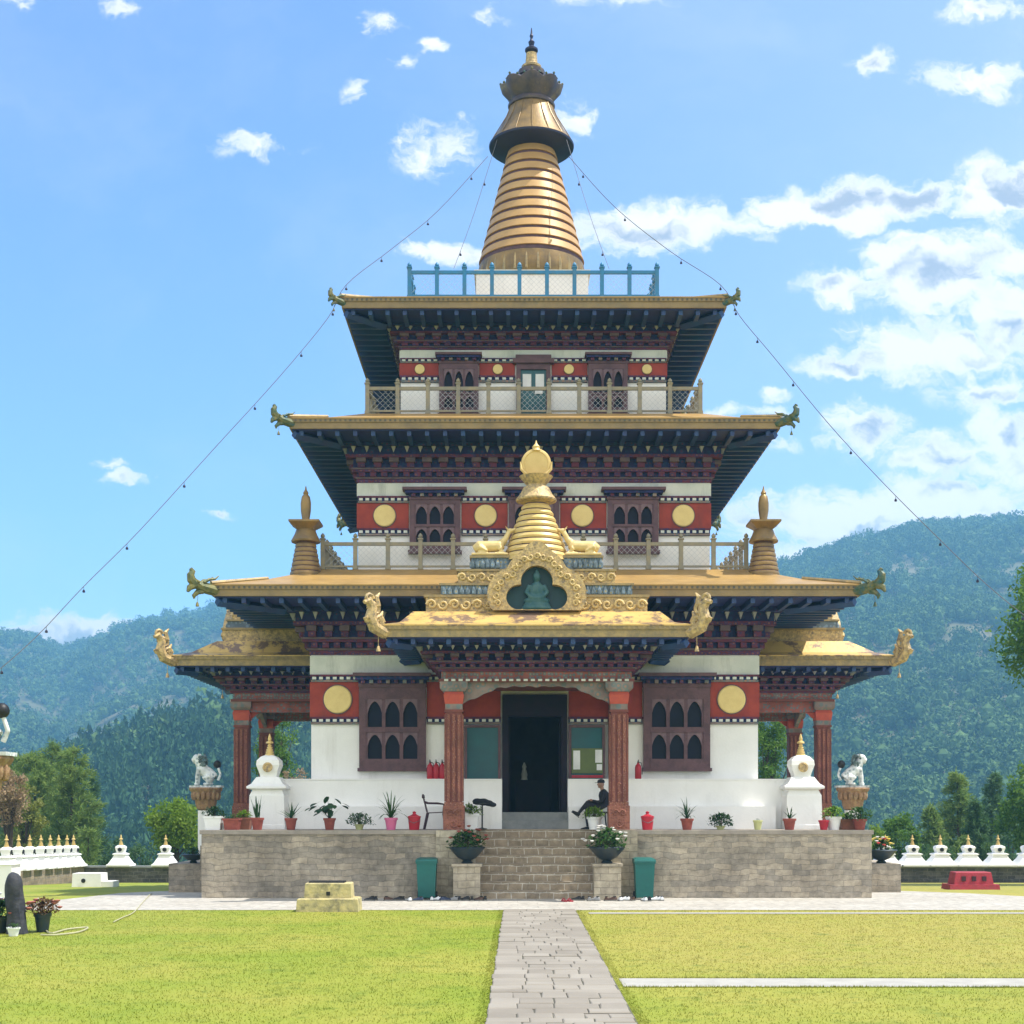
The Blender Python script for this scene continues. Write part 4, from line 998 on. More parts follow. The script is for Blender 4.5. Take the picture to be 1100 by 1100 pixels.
# bins
def bin_(loc,label,rz=0):
    t=thing('wheelie_bin',label,'bin',loc,rz,'green bins by the stairs')
    b=MB(); b.frustum(0,0,[(.19,.20,.04),(.20,.21,.06),(.235,.26,.86)]); b.box(-.255,.255,-.28,.28,.86,.91); b.build('bin_body',M['bin'],t)
    b=MB(); b.loft([[(-.26,-.30,.912),(.26,-.30,.912),(.26,.30,.912),(-.26,.30,.912)],[(-.25,-.28,.96),(.25,-.28,.96),(.25,.30,.975),(-.25,.30,.975)],[(-.18,-.18,.985),(.18,-.18,.985),(.18,.22,1.0),(-.18,.22,1.0)]]); b.box(-.2,.2,.28,.34,.90,.95); b.build('lid',M['bin'],t)
    for s in (-1,1):
        b=MB(); b.T=Matrix.Translation((s*.21,.2,.09))@Matrix.Rotation(PI/2,4,'Y'); b.lathe([(.02,-.03),(.085,-.03),(.09,-.02),(.09,.02),(.085,.03),(.02,.03)],seg=18); b.build('wheel',M['black'],t)
bin_((at(458.5,868,33.5)[0],33.55,.012),'green wheeled bin left of the stairs')
bin_((at(692,868,33.5)[0],33.55,.012),'green wheeled bin right of the stairs')

# fire extinguishers on the plinth
def exting(x,label):
    t=thing('fire_extinguisher',label,'fire extinguisher',(x,YC-6.3,2.962),0,'fire extinguishers on the plinth')
    b=MB(); b.lathe([(.075,0),(.085,.02),(.085,.30),(.07,.36),(.03,.40),(.03,.43)],seg=18); b.build('cylinder',M['redpaint'],t)
    b=MB(); b.box(-.02,.02,-.03,.03,.43,.46); b.tube([(0,0,.46),(.0,-.09,.50)],.013,6); b.tube([(0,0,.44),(0,-.09,.455)],.012,6); b.build('valve',M['black'],t)
    b=MB(); b.tube([(0,-.02,.44),(.08,-.04,.42),(.105,-.04,.30),(.10,-.04,.12)],.012,6); b.build('hose',M['black'],t)
xs=[at(p,868,36.7)[0] for p in (462,468.5,475,685.5)]
exting(xs[0],'red fire extinguisher, leftmost of three on the white plinth left of the entrance')
exting(xs[1],'red fire extinguisher, middle of three on the white plinth left of the entrance')
exting(xs[2],'red fire extinguisher, one of three on the plinth, closest to the left column')
exting(xs[3],'red fire extinguisher standing alone on the white plinth below the right window')

# chair
def chair():
    x,y,_=at(468,868,35.2)
    t=thing('plastic_chair','dark maroon armchair facing right beside the left entrance column','chair',(x,y,T0+.002),PI/2)
    b=MB(); b.loft([[(-.22,-.22,.42),(.22,-.22,.42),(.21,.22,.40),(-.21,.22,.40)],[(-.22,-.22,.445),(.22,-.22,.445),(.21,.22,.425),(-.21,.22,.425)]]); b.build('seat',M['purple'],t)
    b=MB()
    for k in range(5): b.loft([[(-.2+.09*k,.20,.43),(-.14+.09*k,.20,.43),(-.14+.09*k,.225,.43),(-.2+.09*k,.225,.43)],[(-.2+.09*k,.30,.82),(-.14+.09*k,.30,.82),(-.14+.09*k,.32,.82),(-.2+.09*k,.32,.82)]])
    b.tube([(-.22,.31,.80),(-.12,.315,.86),(.12,.315,.86),(.22,.31,.80)],.028,7); b.build('backrest',M['purple'],t)
    for s in (-1,1):
        for yy,y2 in ((-.2,-.25),(.2,.29)):
            q=MB(); q.tube([(s*.2,yy,.41),(s*.235,y2,0)],[.028,.02],7); q.build('leg',M['purple'],t)
        q=MB(); q.tube([(s*.22,-.2,.43),(s*.255,-.22,.63),(s*.26,-.05,.655),(s*.25,.2,.66),(s*.22,.28,.70)],[.022,.024,.028,.026,.02],7); q.build('armrest',M['purple'],t)
chair()
# small dark stand left of doorway
def stand():
    x,y,_=at(518,868,35.3)
    t=thing('plant_stand','slim dark one legged table with black draped cloth between left column and doorway','table',(x,y,T0+.002))
    b=MB(); b.lathe([(.13,0),(.13,.02),(.03,.04),(.02,.06),(.02,.60),(.05,.63)],seg=12); b.build('pedestal_leg',M['black'],t)
    b=MB(); b.lathe([(.05,.63),(.24,.64),(.24,.66),(.01,.665)],seg=18,sx=1.0); b.build('table_top',M['black'],t)
    b=MB()
    for k,(dx,dz,r) in enumerate(((-.12,.70,.11),(.03,.69,.12),(.16,.66,.10),(.27,.62,.08))): b.sphere((dx,0,dz),(r*1.25,r,r*.8),10,7)
    o=b.build('draped_cloth',M['cloth'],t); fuse(o,.025)
stand()

# ------------------------------------------------------------------ seated person
def person():
    x,y,_=at(644,868,35.75)
    t=thing('person','person in black clothes and cap sitting sideways with crossed legs right of the doorway','person',(x+.06,35.74,2.125),0); t.scale=(.87,.87,.87)
    # local: facing -x ; seat height z=0, floor at -.58
    hip=(.0,0,.10)
    tr=MB()
    tr.tube([(.08,0,.08),(.04,0,.16),(.03,0,.24)],[.15,.16,.14],12)
    tr.tube([(.0,-.09,.09),(-.22,-.10,.15),(-.42,-.08,.15)],[.095,.085,.068],10); tr.tube([(-.42,-.08,.15),(-.45,-.09,-.15),(-.42,-.09,-.46)],[.068,.058,.046],10)
    tr.tube([(.0,.09,.12),(-.2,.06,.24),(-.40,-.02,.27)],[.095,.085,.068],10); tr.tube([(-.40,-.02,.27),(-.55,-.04,.10),(-.68,-.05,-.06)],[.068,.058,.046],10)
    o=tr.build('trousers',M['cloth'],t); fuse(o,.018)
    ja=MB()
    ja.tube([(.05,0,.16),(.07,0,.32),(.06,0,.48),(.02,0,.60)],[.155,.15,.165,.10],14)
    ja.tube([(.05,-.15,.54),(.05,.0,.57),(.05,.15,.54)],[.075,.09,.075],10)
    for s in (-1,1): ja.tube([(.05,s*.19,.53),(.02,s*.23,.38),(-.04,s*.22,.27)],[.068,.056,.05],9); ja.tube([(-.04,s*.22,.27),(-.16,s*.16,.27),(-.27,s*.08,.31)],[.05,.043,.036],9)
    o=ja.build('jacket',M['cloth'],t); fuse(o,.018)
    bd=MB()
    bd.tube([(.02,0,.56),(.0,0,.70)],[.06,.055],10); bd.sphere((-.03,0,.79),(.10,.078,.115),14,10)
    bd.sphere((-.125,0,.775),(.022,.016,.022),8,6); bd.tube([(-.10,-.02,.735),(-.112,0,.732),(-.10,.02,.735)],.010,5); bd.sphere((-.07,0,.70),(.045,.04,.03),8,6)
    for s in (-1,1):
        bd.sphere((-.115,s*.035,.80),(.012,.016,.010),6,5); bd.sphere((-.01,s*.08,.78),(.02,.012,.03),6,5)
        w=Vector((-.27,s*.08,.31)); bd.tube([w+Vector((.04,0,-.01)),w,w+Vector((-.07,-s*.02,.01))],[.03,.028,.036],8)
        for k in range(4):
            p=w+Vector((-.08,-s*.02+(k-1.5)*.018,.012)); bd.tube([p,p+Vector((-.045,0,.006)),p+Vector((-.07-.006*(1.5-abs(k-1.5)),0,-.016))],[.010,.009,.007],6)
        bd.tube([w+Vector((-.02,-s*.035,.015)),w+Vector((-.05,-s*.06,.03)),w+Vector((-.075,-s*.06,.03))],[.011,.010,.008],6)
    bd.tube([(.02,0,.58),(.04,0,.35)],[.05,.05],8)
    for s in (-1,1): bd.tube([(.03,s*.05,.52),(.05,s*.19,.52),(.0,s*.22,.32),(-.05,s*.21,.27),(-.26,s*.08,.31)],[.03,.03,.026,.024,.02],7)
    o=bd.build('body',M['skin'],t); fuse(o,.0075,1)
    cp=MB(); cp.lathe([(.108,0),(.108,.05),(.085,.095),(.03,.115),(.005,.116)],-.025,0,.825,18,sx=1.02,sy=.80); cp.loft([[(-.10,-.07,.832),(-.10,.07,.832),(-.21,.05,.822),(-.21,-.05,.822)],[(-.10,-.07,.844),(-.10,.07,.844),(-.21,.05,.834),(-.21,-.05,.834)]]); cp.build('cap',M['cloth'],t)
    for (a,z,yy,ang) in ((-.44,-.53,-.09,0),(-.72,-.11,-.05,.65)):
        s=MB(); s.T=Matrix.Translation((a,yy,z))@Matrix.Rotation(ang,4,'Y'); s.tube([(.06,0,.02),(-.02,0,.02),(-.12,0,.0),(-.19,0,-.008)],[.05,.052,.042,.025],9); s.box(-.20,.09,-.04,.04,-.05,-.035); s.build('shoe',M['black'],t)
person()
sx_=at(644,868,35.75)[0]+.07
st_=thing('stool','low dark stool carrying the seated person beside the right column','stool',(sx_,35.74,T0+.002))
b=MB(); b.lathe([(.15,.40),(.17,.41),(.17,.445),(.01,.45)],seg=18); b.build('seat',M['black'],st_)
for a in range(4): b=MB(); b.tube([(.10*math.cos(a*PI/2+.78),.10*math.sin(a*PI/2+.78),.41),(.15*math.cos(a*PI/2+.78),.15*math.sin(a*PI/2+.78),0)],.016,6); b.build('leg',M['black'],st_)

# ------------------------------------------------------------------ shoes at the foot of the steps
def shoe(px,y,rz,col,label,kind='shoe'):
    x=at(px,868,y)[0]
    b=MB(); b.T=Matrix.Rotation(rz,4,'Z')
    if kind=='sandal':
        b.loft([[(-.045,-.13,0),(.045,-.13,0),(.05,.05,0),(.035,.13,0),(-.035,.13,0),(-.045,.05,0)],[(-.045,-.13,.03),(.045,-.13,.03),(.05,.05,.025),(.035,.13,.025),(-.035,.13,.025),(-.045,.05,.025)]],mi=0)
        b.tube([(-.045,.03,.025),(0,.05,.07),(.045,.03,.025)],.014,6,0); b.tube([(0,.05,.07),(0,.10,.03)],.01,5,0)
    else:
        b.loft([[(-.04,-.13,0),(.04,-.13,0),(.05,.05,0),(.03,.14,0),(-.03,.14,0),(-.05,.05,0)],[(-.04,-.13,.025),(.04,-.13,.025),(.05,.05,.022),(.03,.14,.022),(-.03,.14,.022),(-.05,.05,.022)]],mi=1)
        L=[]
        for yy,w,h in ((-.125,.035,.085),(-.10,.040,.10),(-.03,.040,.10),(.03,.044,.07),(.09,.042,.055),(.13,.024,.038)):
            L.append([(w*math.cos(a),yy,.022+max(0,h-.022)*math.sin(a)) for a in [PI*i/7 for i in range(8)]])
        b.loft(L,smooth=True,mi=0)
        b.lathe([(.036,.0),(.038,.012),(.03,.015),(.025,-.02)],0,-.075,.095,10,mi=2)
    o=b.build('shoe',[SH[col],SH['sole'],SH['in']],None,(x,y,.0125)); tag(o,label,'shoe','shoes left at the foot of the steps')
SH={'black':M['black'],'white':M['whitepot'],'red':M['redpaint'],'brown':mat('brown_leather',(.09,.045,.03),None,8,.5),'navy':mat('navy_canvas',(.03,.045,.09),None,8,.8),'grey':mat('grey_canvas',(.30,.30,.30),None,8,.8),'sole':mat('shoe_sole',(.25,.24,.22),None,8,.8),'in':mat('shoe_lining',(.03,.03,.03),None,8,.9)}
word={'black':'black shoe','white':'white trainer','red':'red sandal','brown':'brown shoe','navy':'navy canvas shoe','grey':'grey canvas shoe'}
lay=[(380,'black',0,'far left below the terrace wall'),(397,'black',1,'below the left terrace wall'),(403,'black',0,'below the left terrace wall'),(418,'brown',2,'below the left terrace wall'),(427,'black',1,'left of the left bin'),(433,'black',0,'left of the left bin'),
 (440,'white',0,'in front of the left bin'),(449,'navy',1,'in front of the left bin'),(464,'white',0,'right of the left bin'),(470,'white',1,'right of the left bin'),(474,'navy',0,'below the left stair pier'),(480,'navy',2,'below the left stair pier'),(487,'grey',1,'below the left stair pier'),(493,'black',0,'below the left stair pedestal'),(499,'black',1,'below the left stair pedestal'),(507,'black',0,'below the left stair pedestal'),(514,'brown',1,'at the left end of the steps'),(521,'black',0,'at the left end of the steps'),
 (606,'red',0,'standing alone on the steps side'),(612,'red',0,'standing alone on the steps side'),(619,'black',1,'right of the red pair'),(626,'black',0,'right of the red pair'),(633,'grey',0,'below the right stair pedestal'),(639,'grey',1,'below the right stair pedestal'),(651,'brown',0,'below the right stair pier'),(657,'brown',1,'below the right stair pier'),(666,'white',0,'below the right stair pier'),(671,'white',1,'below the right stair pier'),(679,'brown',0,'left of the right bin'),(692,'white',0,'in front of the right bin'),(697,'black',0,'in front of the right bin'),(704,'white',1,'right of the right bin'),(710,'white',0,'right of the right bin')]
seen={}
for (px,c,k,pl_) in lay:
    y=32.95+.12*((px*7)%3)/2-(.0 if c!='red' else .25)
    if 440<=px<=450 or 690<=px<=700: y=32.85
    lab=word[c]+' on the pavement '+pl_
    shoe(px,y,(0.2,1.3,-1.0)[k]+.2*math.sin(px),c,lab,'sandal' if c=='red' else 'shoe')
# ------------------------------------------------------------------ statues
def lion(loc, face, label, group, ped=True, pill=1.5):
    t=thing('lion_statue',label,'statue',loc,0 if face>0 else PI,group); t.scale=(.88,.88,.9)
    b=MB()
    b.tube([(-.24,0,.20),(-.10,0,.34),(.10,0,.50),(.20,0,.62)],[.19,.20,.19,.14],12)
    b.tube([(.12,0,.52),(.22,0,.74),(.26,0,.82)],[.16,.14,.13],10); b.sphere((.28,0,.84),(.15,.13,.14),12,9)
    b.tube([(.32,0,.82),(.44,0,.78)],[.10,.07],9); b.tube([(.30,0,.76),(.41,0,.71)],[.06,.04],8)
    for s in (-1,1):
        b.tube([(.20,s*.10,.52),(.26,s*.11,.28),(.27,s*.11,.05),(.34,s*.11,.03)],[.085,.06,.055,.05],8)
        b.tube([(-.18,s*.14,.26),(-.02,s*.18,.22),(-.14,s*.18,.06),(.04,s*.17,.04)],[.14,.12,.07,.05],8)
        b.sphere((.20,s*.11,.95),(.04,.03,.05),7,5)
    b.tube([(-.38,0,.16),(-.46,0,.34),(-.40,0,.52),(-.36,0,.62)],[.05,.045,.04,.05],7)
    o=b.build('body',M['lion'],t); fuse(o,.018)
    b=MB(); r=random.Random(3)
    for k in range(60):
        a=r.uniform(0,2*PI); f=r.random(); cx,cz=.10+.12*f,.60+.30*f; b.sphere((cx+.10*math.cos(a)-.06,.155*math.sin(a),cz-.09*math.cos(a)),r.uniform(.035,.05),7,5)
    for k in range(4): b.sphere((-.09-.07*k,.0,.52-.09*k),(.05,.10,.05),7,5)
    b.build('mane',M['mane'],t)
    b=MB(); b.sphere((-.36,0,.66),.125,14,10); b.build('tail_tuft',M['black'],t)
    b=MB(); b.box(-.52,.48,-.26,.26,-.06,0); b.build('statue_slab',M['lion'],t)
    p=thing('statue_pedestal',label.replace('white snow lion statue with dark tail ball','brown carved pedestal on white pillar under the lion').replace('white snow lion statue cut','brown carved lion pedestal cut'),'pedestal',(loc[0],loc[1],loc[2]-.056),0,'lion pedestals'); p.scale=(.84,.84,1)
    b=MB(); b.lathe([(.20,-.64),(.30,-.60),(.34,-.5),(.40,-.22),(.52,-.10),(.56,-.04),(.54,0)],seg=8,ph=PI/8,mi=0)
    for k in range(16):
        a=2*PI*k/16; b.sphere((.42*math.cos(a),.42*math.sin(a),-.22),(.08,.08,.14),7,5,0)
    b.build('carved_capital',[M['brownrelief']],p)
    b=MB(); b.cbox(0,0,-.64-pill,.44,.44,pill); b.cbox(0,0,-.64-pill,.56,.56,.12) if pill<2 else None; b.build('pillar',M['white'],p)
    return t
lion((-9.18,39.15,2.83),-1,'white snow lion statue with dark tail ball left of the temple','snow lion statues',pill=1.39)
lion((8.95,39.15,2.83),1,'white snow lion statue with dark tail ball right of the temple','snow lion statues',pill=1.39)
lion((-8.225,20.0,3.0),-1,'white snow lion statue cut by the left edge above the brown foliage','snow lion statues',pill=2.29)

def deer(x,face,label):
    t=tag(None or MB().build('tmp',M['creamdeer']),label,'statue') if False else None
    b=MB(); b.T=Matrix.Rotation(0 if face>0 else PI,4,'Z')
    b.tube([(-.42,0,.14),(-.30,0,.20),(.0,0,.21),(.22,0,.22),(.30,0,.26)],[.09,.15,.14,.145,.10],12)
    b.tube([(.22,0,.25),(.36,0,.40),(.44,0,.56)],[.11,.075,.06],10)
    b.sphere((.47,0,.60),(.085,.06,.065),10,8); b.tube([(.50,0,.60),(.60,0,.64),(.62,0,.645)],[.05,.035,.028],8)
    for s in (-1,1):
        b.tube([(.42,s*.05,.63),(.36,s*.10,.70)],[.022,.012],6)
        b.tube([(.22,s*.12,.16),(.36,s*.12,.05),(.12,s*.12,.035)],[.07,.045,.03],8); b.tube([(-.3,s*.13,.18),(-.1,s*.16,.08),(-.32,s*.14,.035)],[.10,.055,.03],8)
    b.box(-.48,.42,-.20,.20,-.03,.03)
    o=b.build('deer_statue',M['creamdeer'],None,(x,YC-8.57,8.435)); fuse(o,.018); tag(o,label,'statue','cream deer statues beside the golden bell')
deer(-1.12,1,'cream gilded deer lying left of the golden bell spire, head raised to the right')
deer(1.12,-1,'cream gilded deer lying right of the golden bell spire, head raised to the left')

# ------------------------------------------------------------------ stupas
def stupa(loc,w,hb,label,group,kind='big',rz=0):
    t=thing('stupa',label,'stupa',loc,rz,group)
    b=MB()
    if kind=='big':
        a=w/2
        b.frustum(0,0,[(a,a,0),(a,a,.10),(a*.98,a*.98,.12),(a*.94,a*.94,hb*.86),(a*.80,a*.80,hb)])
        b.frustum(0,0,[(a*.80,a*.80,hb),(a*1.08,a*1.08,hb+.04),(a*1.08,a*1.08,hb+.09),(a*.86,a*.86,hb+.16),(a*.62,a*.62,hb+.33),(a*.5,a*.5,hb+.34)])
        z=hb+.34; d=a*.55
        b.frustum(0,0,[(d*.8,d*.8,z),(d*.86,d*.86,z+.08),(d*1.15,d*1.15,z+.30),(d*1.10,d*1.10,z+.42),(d*.75,d*.75,z+.52),(d*.4,d*.4,z+.56)])
        b.build('base',M['white'],t)
        q=MB(); q.T=Matrix.Translation((0,-d*1.1,z+.24))@Matrix.Rotation(PI/2-.10,4,'X'); q.lathe([(.11,-.02),(.13,.03),(.09,.04),(.085,.02),(.01,.02)],seg=18); q.build('niche',M['relief'],t)
        zz=z+.54; f=1.0
    else:
        a=w/2
        b.frustum(0,0,[(a,a,0),(a,a,.06),(a*.86,a*.86,.10),(a*.58,a*.58,.32),(a*.48,a*.48,.44),(a*.58,a*.58,.455),(a*.58,a*.58,.49),(a*.36,a*.36,.53)])
        b.frustum(0,0,[(a*.30,a*.30,.53),(a*.33,a*.33,.60),(a*.40,a*.40,.73),(a*.36,a*.36,.79),(a*.16,a*.16,.84)]); b.build('base',M['white'],t)
        q=MB(); q.T=Matrix.Translation((0,-a*.36,.66))@Matrix.Rotation(PI/2,4,'X'); q.lathe([(.075,-.03),(.085,.03),(.05,.04),(.01,.03)],seg=12); q.build('niche',M['black'],t)
        zz=.81; f=.78
    q=MB(); pr=[(.13,0)]
    for k in range(5): r=.12-.016*k; pr+=[(r,.02+.06*k),(r-.004,.06+.06*k),(r-.03,.062+.06*k),(r-.03,.078+.06*k)]
    pr+=[(.10,.33),(.09,.37),(.04,.40),(.05,.45),(.03,.52),(.008,.58)]
    q.lathe([(r*f,h*f) for r,h in pr],0,0,zz,14); q.build('gilded_finial',M['gilt'],t)
stupa((-6.87,36.13,T0+.003),.94,1.0,'large white stupa with golden tip on the terrace left of the temple wall','white stupas on the terrace corners')
stupa((6.87,36.13,T0+.003),.94,1.0,'large white stupa with golden tip on the terrace right of the temple wall','white stupas on the terrace corners')

b=MB(); b.box(-18.4,24,-.25,.25,-1.4,-.20,0); b.box(-18.45,24,-.30,.30,-.20,-.13,1)
o=b.build('boundary_wall',[M['oldwall'],M['greystep']],None,(0,56.25,0)); tag(o,'low dark stone boundary wall behind the temple carrying white stupas','wall')
b=MB()
L=[]
for y,z in ((38,.22),(56,-.13)): L.append([(-.3,y,-1.2),(.3,y,-1.2),(.3,y,z),(-.3,y,z)])
b.loft(L,mi=0)
o=b.build('boundary_wall',[M['tanwall']],None,(-18.05,0,0)); tag(o,'low tan stone boundary wall on the left carrying a receding row of white stupas','wall')
g='small white stupas on the boundary walls'
ys=[40.9+k*1.16*1.0 for k in range(13)]
names=['leftmost visible','second from left','third from left','fourth from left','fifth from left','sixth from left','seventh from left','last and farthest']
for k in range(8):
    y=1500*17.45/(543,530,518,506,496,487,478,471)[k]
    stupa((-18.05,y,.22-.35*(y-38)/18),.86,0,'small white stupa on the left tan wall, %s of the receding row'%names[k],g,'small',PI/2)
for px,l in ((130,'small white stupa standing alone on the dark wall left of the leafy bright tree'),(178,'small white stupa on the dark wall in front of the bright green tree')):
    stupa((at(px,868,56.2)[0],56.2,-.13),.95,0,l,g,'small')
for k,px in enumerate((951,980,1010,1040,1072,1104)):
    stupa((at(px,868,56.2)[0],56.2,-.13),1.15,0,('small white stupa mostly hidden behind the right flower bowl','first fully visible white stupa on the wall right of the terrace','second white stupa on the wall right of the terrace','third white stupa on the right wall, above the red block','fourth white stupa on the right wall, right of the red block','white stupa on the right wall cut by the picture edge')[k],g,'small')

# ------------------------------------------------------------------ loose things on the ground
t=thing('stone_plinth','low two tiered yellow lichened stone block with dark slot at the lawn edge','plinth',(-4.5,29.85,.01))
b=MB(); b.frustum(0,0,[(.66,.40,-.02),(.64,.39,.26),(.60,.36,.28)]); b.build('lower_tier',M['yellowstone'],t)
b=MB(); b.frustum(0,0,[(.50,.30,.281),(.48,.29,.58),(.46,.27,.60)]); b.build('upper_tier',M['yellowstone'],t)
b=MB(); b.frustum(-.04,0,[(.38,.2,.601),(.37,.19,.635)]); b.box(-.03,.05,-.31,-.285,.34,.42); b.build('slot',M['black'],t)

t=thing('concrete_tank','low white concrete box with round hole and side step on the left lawn','tank',(-14.5,46,near_z(46)+.004))
b=MB(); b.frustum(0,0,[(.48,.4,0),(.46,.38,.46)]); b.build('tank_body',M['white'],t)
b=MB(); b.box(.485,.86,-.35,.35,0,.20); b.build('side_step',M['white'],t)
b=MB(); b.T=Matrix.Translation((-.1,-.40,.22))@Matrix.Rotation(PI/2,4,'X'); b.lathe([(.07,-.02),(.07,.02),(.01,.021)],seg=14); b.build('outlet',M['black'],t)

t=thing('red_base','red painted stepped block with dark recesses on the right lawn','plinth',(12.96,41.3,near_z(41.3)+.008))
b=MB(); b.frustum(0,0,[(.74,.42,0),(.72,.40,.16)]); b.build('lower_tier',M['redmasonry'],t)
b=MB(); b.frustum(0,0,[(.58,.32,.161),(.52,.28,.50),(.50,.26,.52)]); b.build('upper_tier',M['redmasonry'],t)
b=MB()
for x in (-.3,0,.3): b.box(x-.06,x+.06,-.335,-.28,.26,.40)
b.build('recess',M['purple'],t)

o=MB().box(-.3,.3,-.3,.3,0,.86).frustum(0,0,[(.34,.34,.86),(.30,.30,.92)]).build('white_block',M['white'],None,(-12.62,33,.015)); tag(o,'low white painted block at the left edge behind the dark stump','block')

def stump():
    b=MB(); n=20; L=[]
    prof=[(.20,0),(.18,.08),(.165,.16),(.155,.26),(.15,.36),(.155,.46),(.15,.56),(.145,.66),(.15,.76),(.155,.85),(.145,.93),(.12,1.0),(.08,1.05),(.02,1.08)]
    for r,h in prof:
        L.append([((r*(1+.42*mnoise.noise(Vector((math.cos(2*PI*i/n)*1.6,math.sin(2*PI*i/n)*1.6,h*1.5)))+.22*mnoise.noise(Vector((math.cos(2*PI*i/n)*4.6,math.sin(2*PI*i/n)*4.6,h*3.5)))))*math.cos(2*PI*i/n)-.10*h,r*math.sin(2*PI*i/n),h) for i in range(n)])
    b.loft(L,smooth=True); o=b.build('stump',mat('charred_wood',(.02,.022,.03),(.05,.05,.06),6,.7,.8,18),None,(-9.22,24.4,.0)); tag(o,'black weathered upright stump among flowers at the left lawn edge','stump')
stump()
pot('p',(-9.62,24.6,.005),(.2,.28),'bush',.46,'dark pot of reddish white flowers left of the black stump',M['bowl'],M['leaf'],31,False,([mat('faded_red_petal',(.4,.10,.09),None,8,.7),M['flower_w'],mat('pink_petal',(.6,.3,.28),None,8,.6)],40),'flower pots around the black stump')
pot('p',(-8.92,24.75,.005),(.15,.34),'bush',.36,'dark pot of reddish leaves right of the black stump',M['bowl'],leaf_mat('reddish_leaf',(.12,.06,.03),(.20,.12,.06),5),32,False,([mat('coral_petal',(.45,.16,.12),None,8,.7)],10),'flower pots around the black stump')
pot('p',(-9.15,23.95,.005),(.11,.15),'low',.16,'tiny white pot at the foot of the black stump',M['whitepot'],M['leaf'],33,False,None,'flower pots around the black stump')

def gp(px,py,dz=.03):
    y=F*CAMZ/(py-868); return (at(px,868,y)[0],y,dz)
def smooth_path(pts,n=6):
    P=[Vector(p) for p in pts]; out=[]
    for i in range(len(P)-1):
        p0,p1,p2,p3=P[max(0,i-1)],P[i],P[i+1],P[min(len(P)-1,i+2)]
        for k in range(n):
            t=k/n; out.append(.5*((2*p1)+(p2-p0)*t+(2*p0-5*p1+4*p2-p3)*t*t+(3*p1-p0-3*p2+p3)*t**3))
    out.append(P[-1]); return out
b=MB(); b.tube(smooth_path([gp(41,966),gp(42,980),gp(46,995),gp(54,1004),gp(72,1000),gp(94,998),gp(84,1003),gp(60,1006),gp(44,1006)]),.015,7)
o=b.build('garden_hose',M['hose'],None); tag(o,'pale garden hose looped on the grass beside the black stump','hose')
b=MB(); b.tube(smooth_path([gp(122,992),gp(132,987),gp(143,982),gp(152,972,.03),gp(163,960,.03)]),.011,6)
o=b.build('garden_hose',M['hose'],None); tag(o,'thin pale hose end running from the left lawn onto the pavement','hose')

# ------------------------------------------------------------------ guy wires with small bells
def wire(pts,label,bells,r=.010):
    t=thing('guy_wire',label,'wire',(0,YC,0),0,'wires hung from the spire')
    P=smooth_path([(x,y-YC,z) for x,y,z in pts],5)
    b=MB(); b.tube(P,r,5); b.build('strand',M['wire'],t)
    for k in range(bells):
        p=P[int((k+.6)*(len(P)-1)/bells)]
        b=MB(); b.tube([(p.x,p.y,p.z),(p.x,p.y,p.z-.10)],.005,4); b.lathe([(.010,-.07),(.024,-.085),(.034,-.115),(.034,-.135),(.012,-.145)],p.x,p.y,p.z,9); b.build('bell',M['dark'],t)
def dl_(px,py): y=42.4/(1-(px-550)/F); return at(px,py,y)
def dr_(px,py): y=43.6/(1+(px-550)/F); return at(px,py,y)
wire([dl_(*p) for p in ((524,168),(470,227),(420,268),(372,306),(352,342),(300,405),(230,482),(150,570),(90,630),(40,683),(-10,727),(-90,790))],'long dark wire with small bells from the spire down to the left',13)
wire([dr_(*p) for p in ((611,168),(660,222),(720,270),(774,306),(795,340),(830,382),(890,455),(950,520),(1010,580),(1060,628),(1110,668),(1180,715))],'long dark wire with small bells from the spire down to the right',13)
wire([(-1.05,42.3,22.45),(-1.7,40.8,19.6),(-2.25,39.6,17.5)],'short thin wire from the spire to the top railing on the left',2,.008)
wire([(1.05,42.3,22.45),(1.65,40.8,19.6),(2.15,39.6,17.5)],'short thin wire from the spire to the top railing on the right',2,.008)

# ------------------------------------------------------------------ trees
LM={'pine':leaf_mat('pine_needles',(.12,.215,.045),(.28,.36,.09),.8,.5),'dark':leaf_mat('dark_conifer_needles',(.05,.12,.045),(.12,.21,.07),.8,.45),
    'lime':leaf_mat('lime_tree_leaf',(.13,.24,.02),(.24,.34,.04),.9,.45),'green':leaf_mat('broad_tree_leaf',(.06,.155,.022),(.17,.29,.045),.9,.5),
    'brown':leaf_mat('dry_brown_leaf',(.27,.18,.10),(.42,.30,.17),.9,.35),'yellow':leaf_mat('yellow_green_leaf',(.16,.19,.03),(.26,.27,.05),.9,.4)}
def quads(c,d,up,L,W):          # arrays of leaf quads: centre, long axis, cross axis
    return np.stack([c-up*W[:,None]/2,c+up*W[:,None]/2,c+d*L[:,None]+up*W[:,None]*.35,c+d*L[:,None]-up*W[:,None]*.35],1)
def unit(a): return a/np.maximum(1e-6,np.linalg.norm(a,axis=1,keepdims=True))
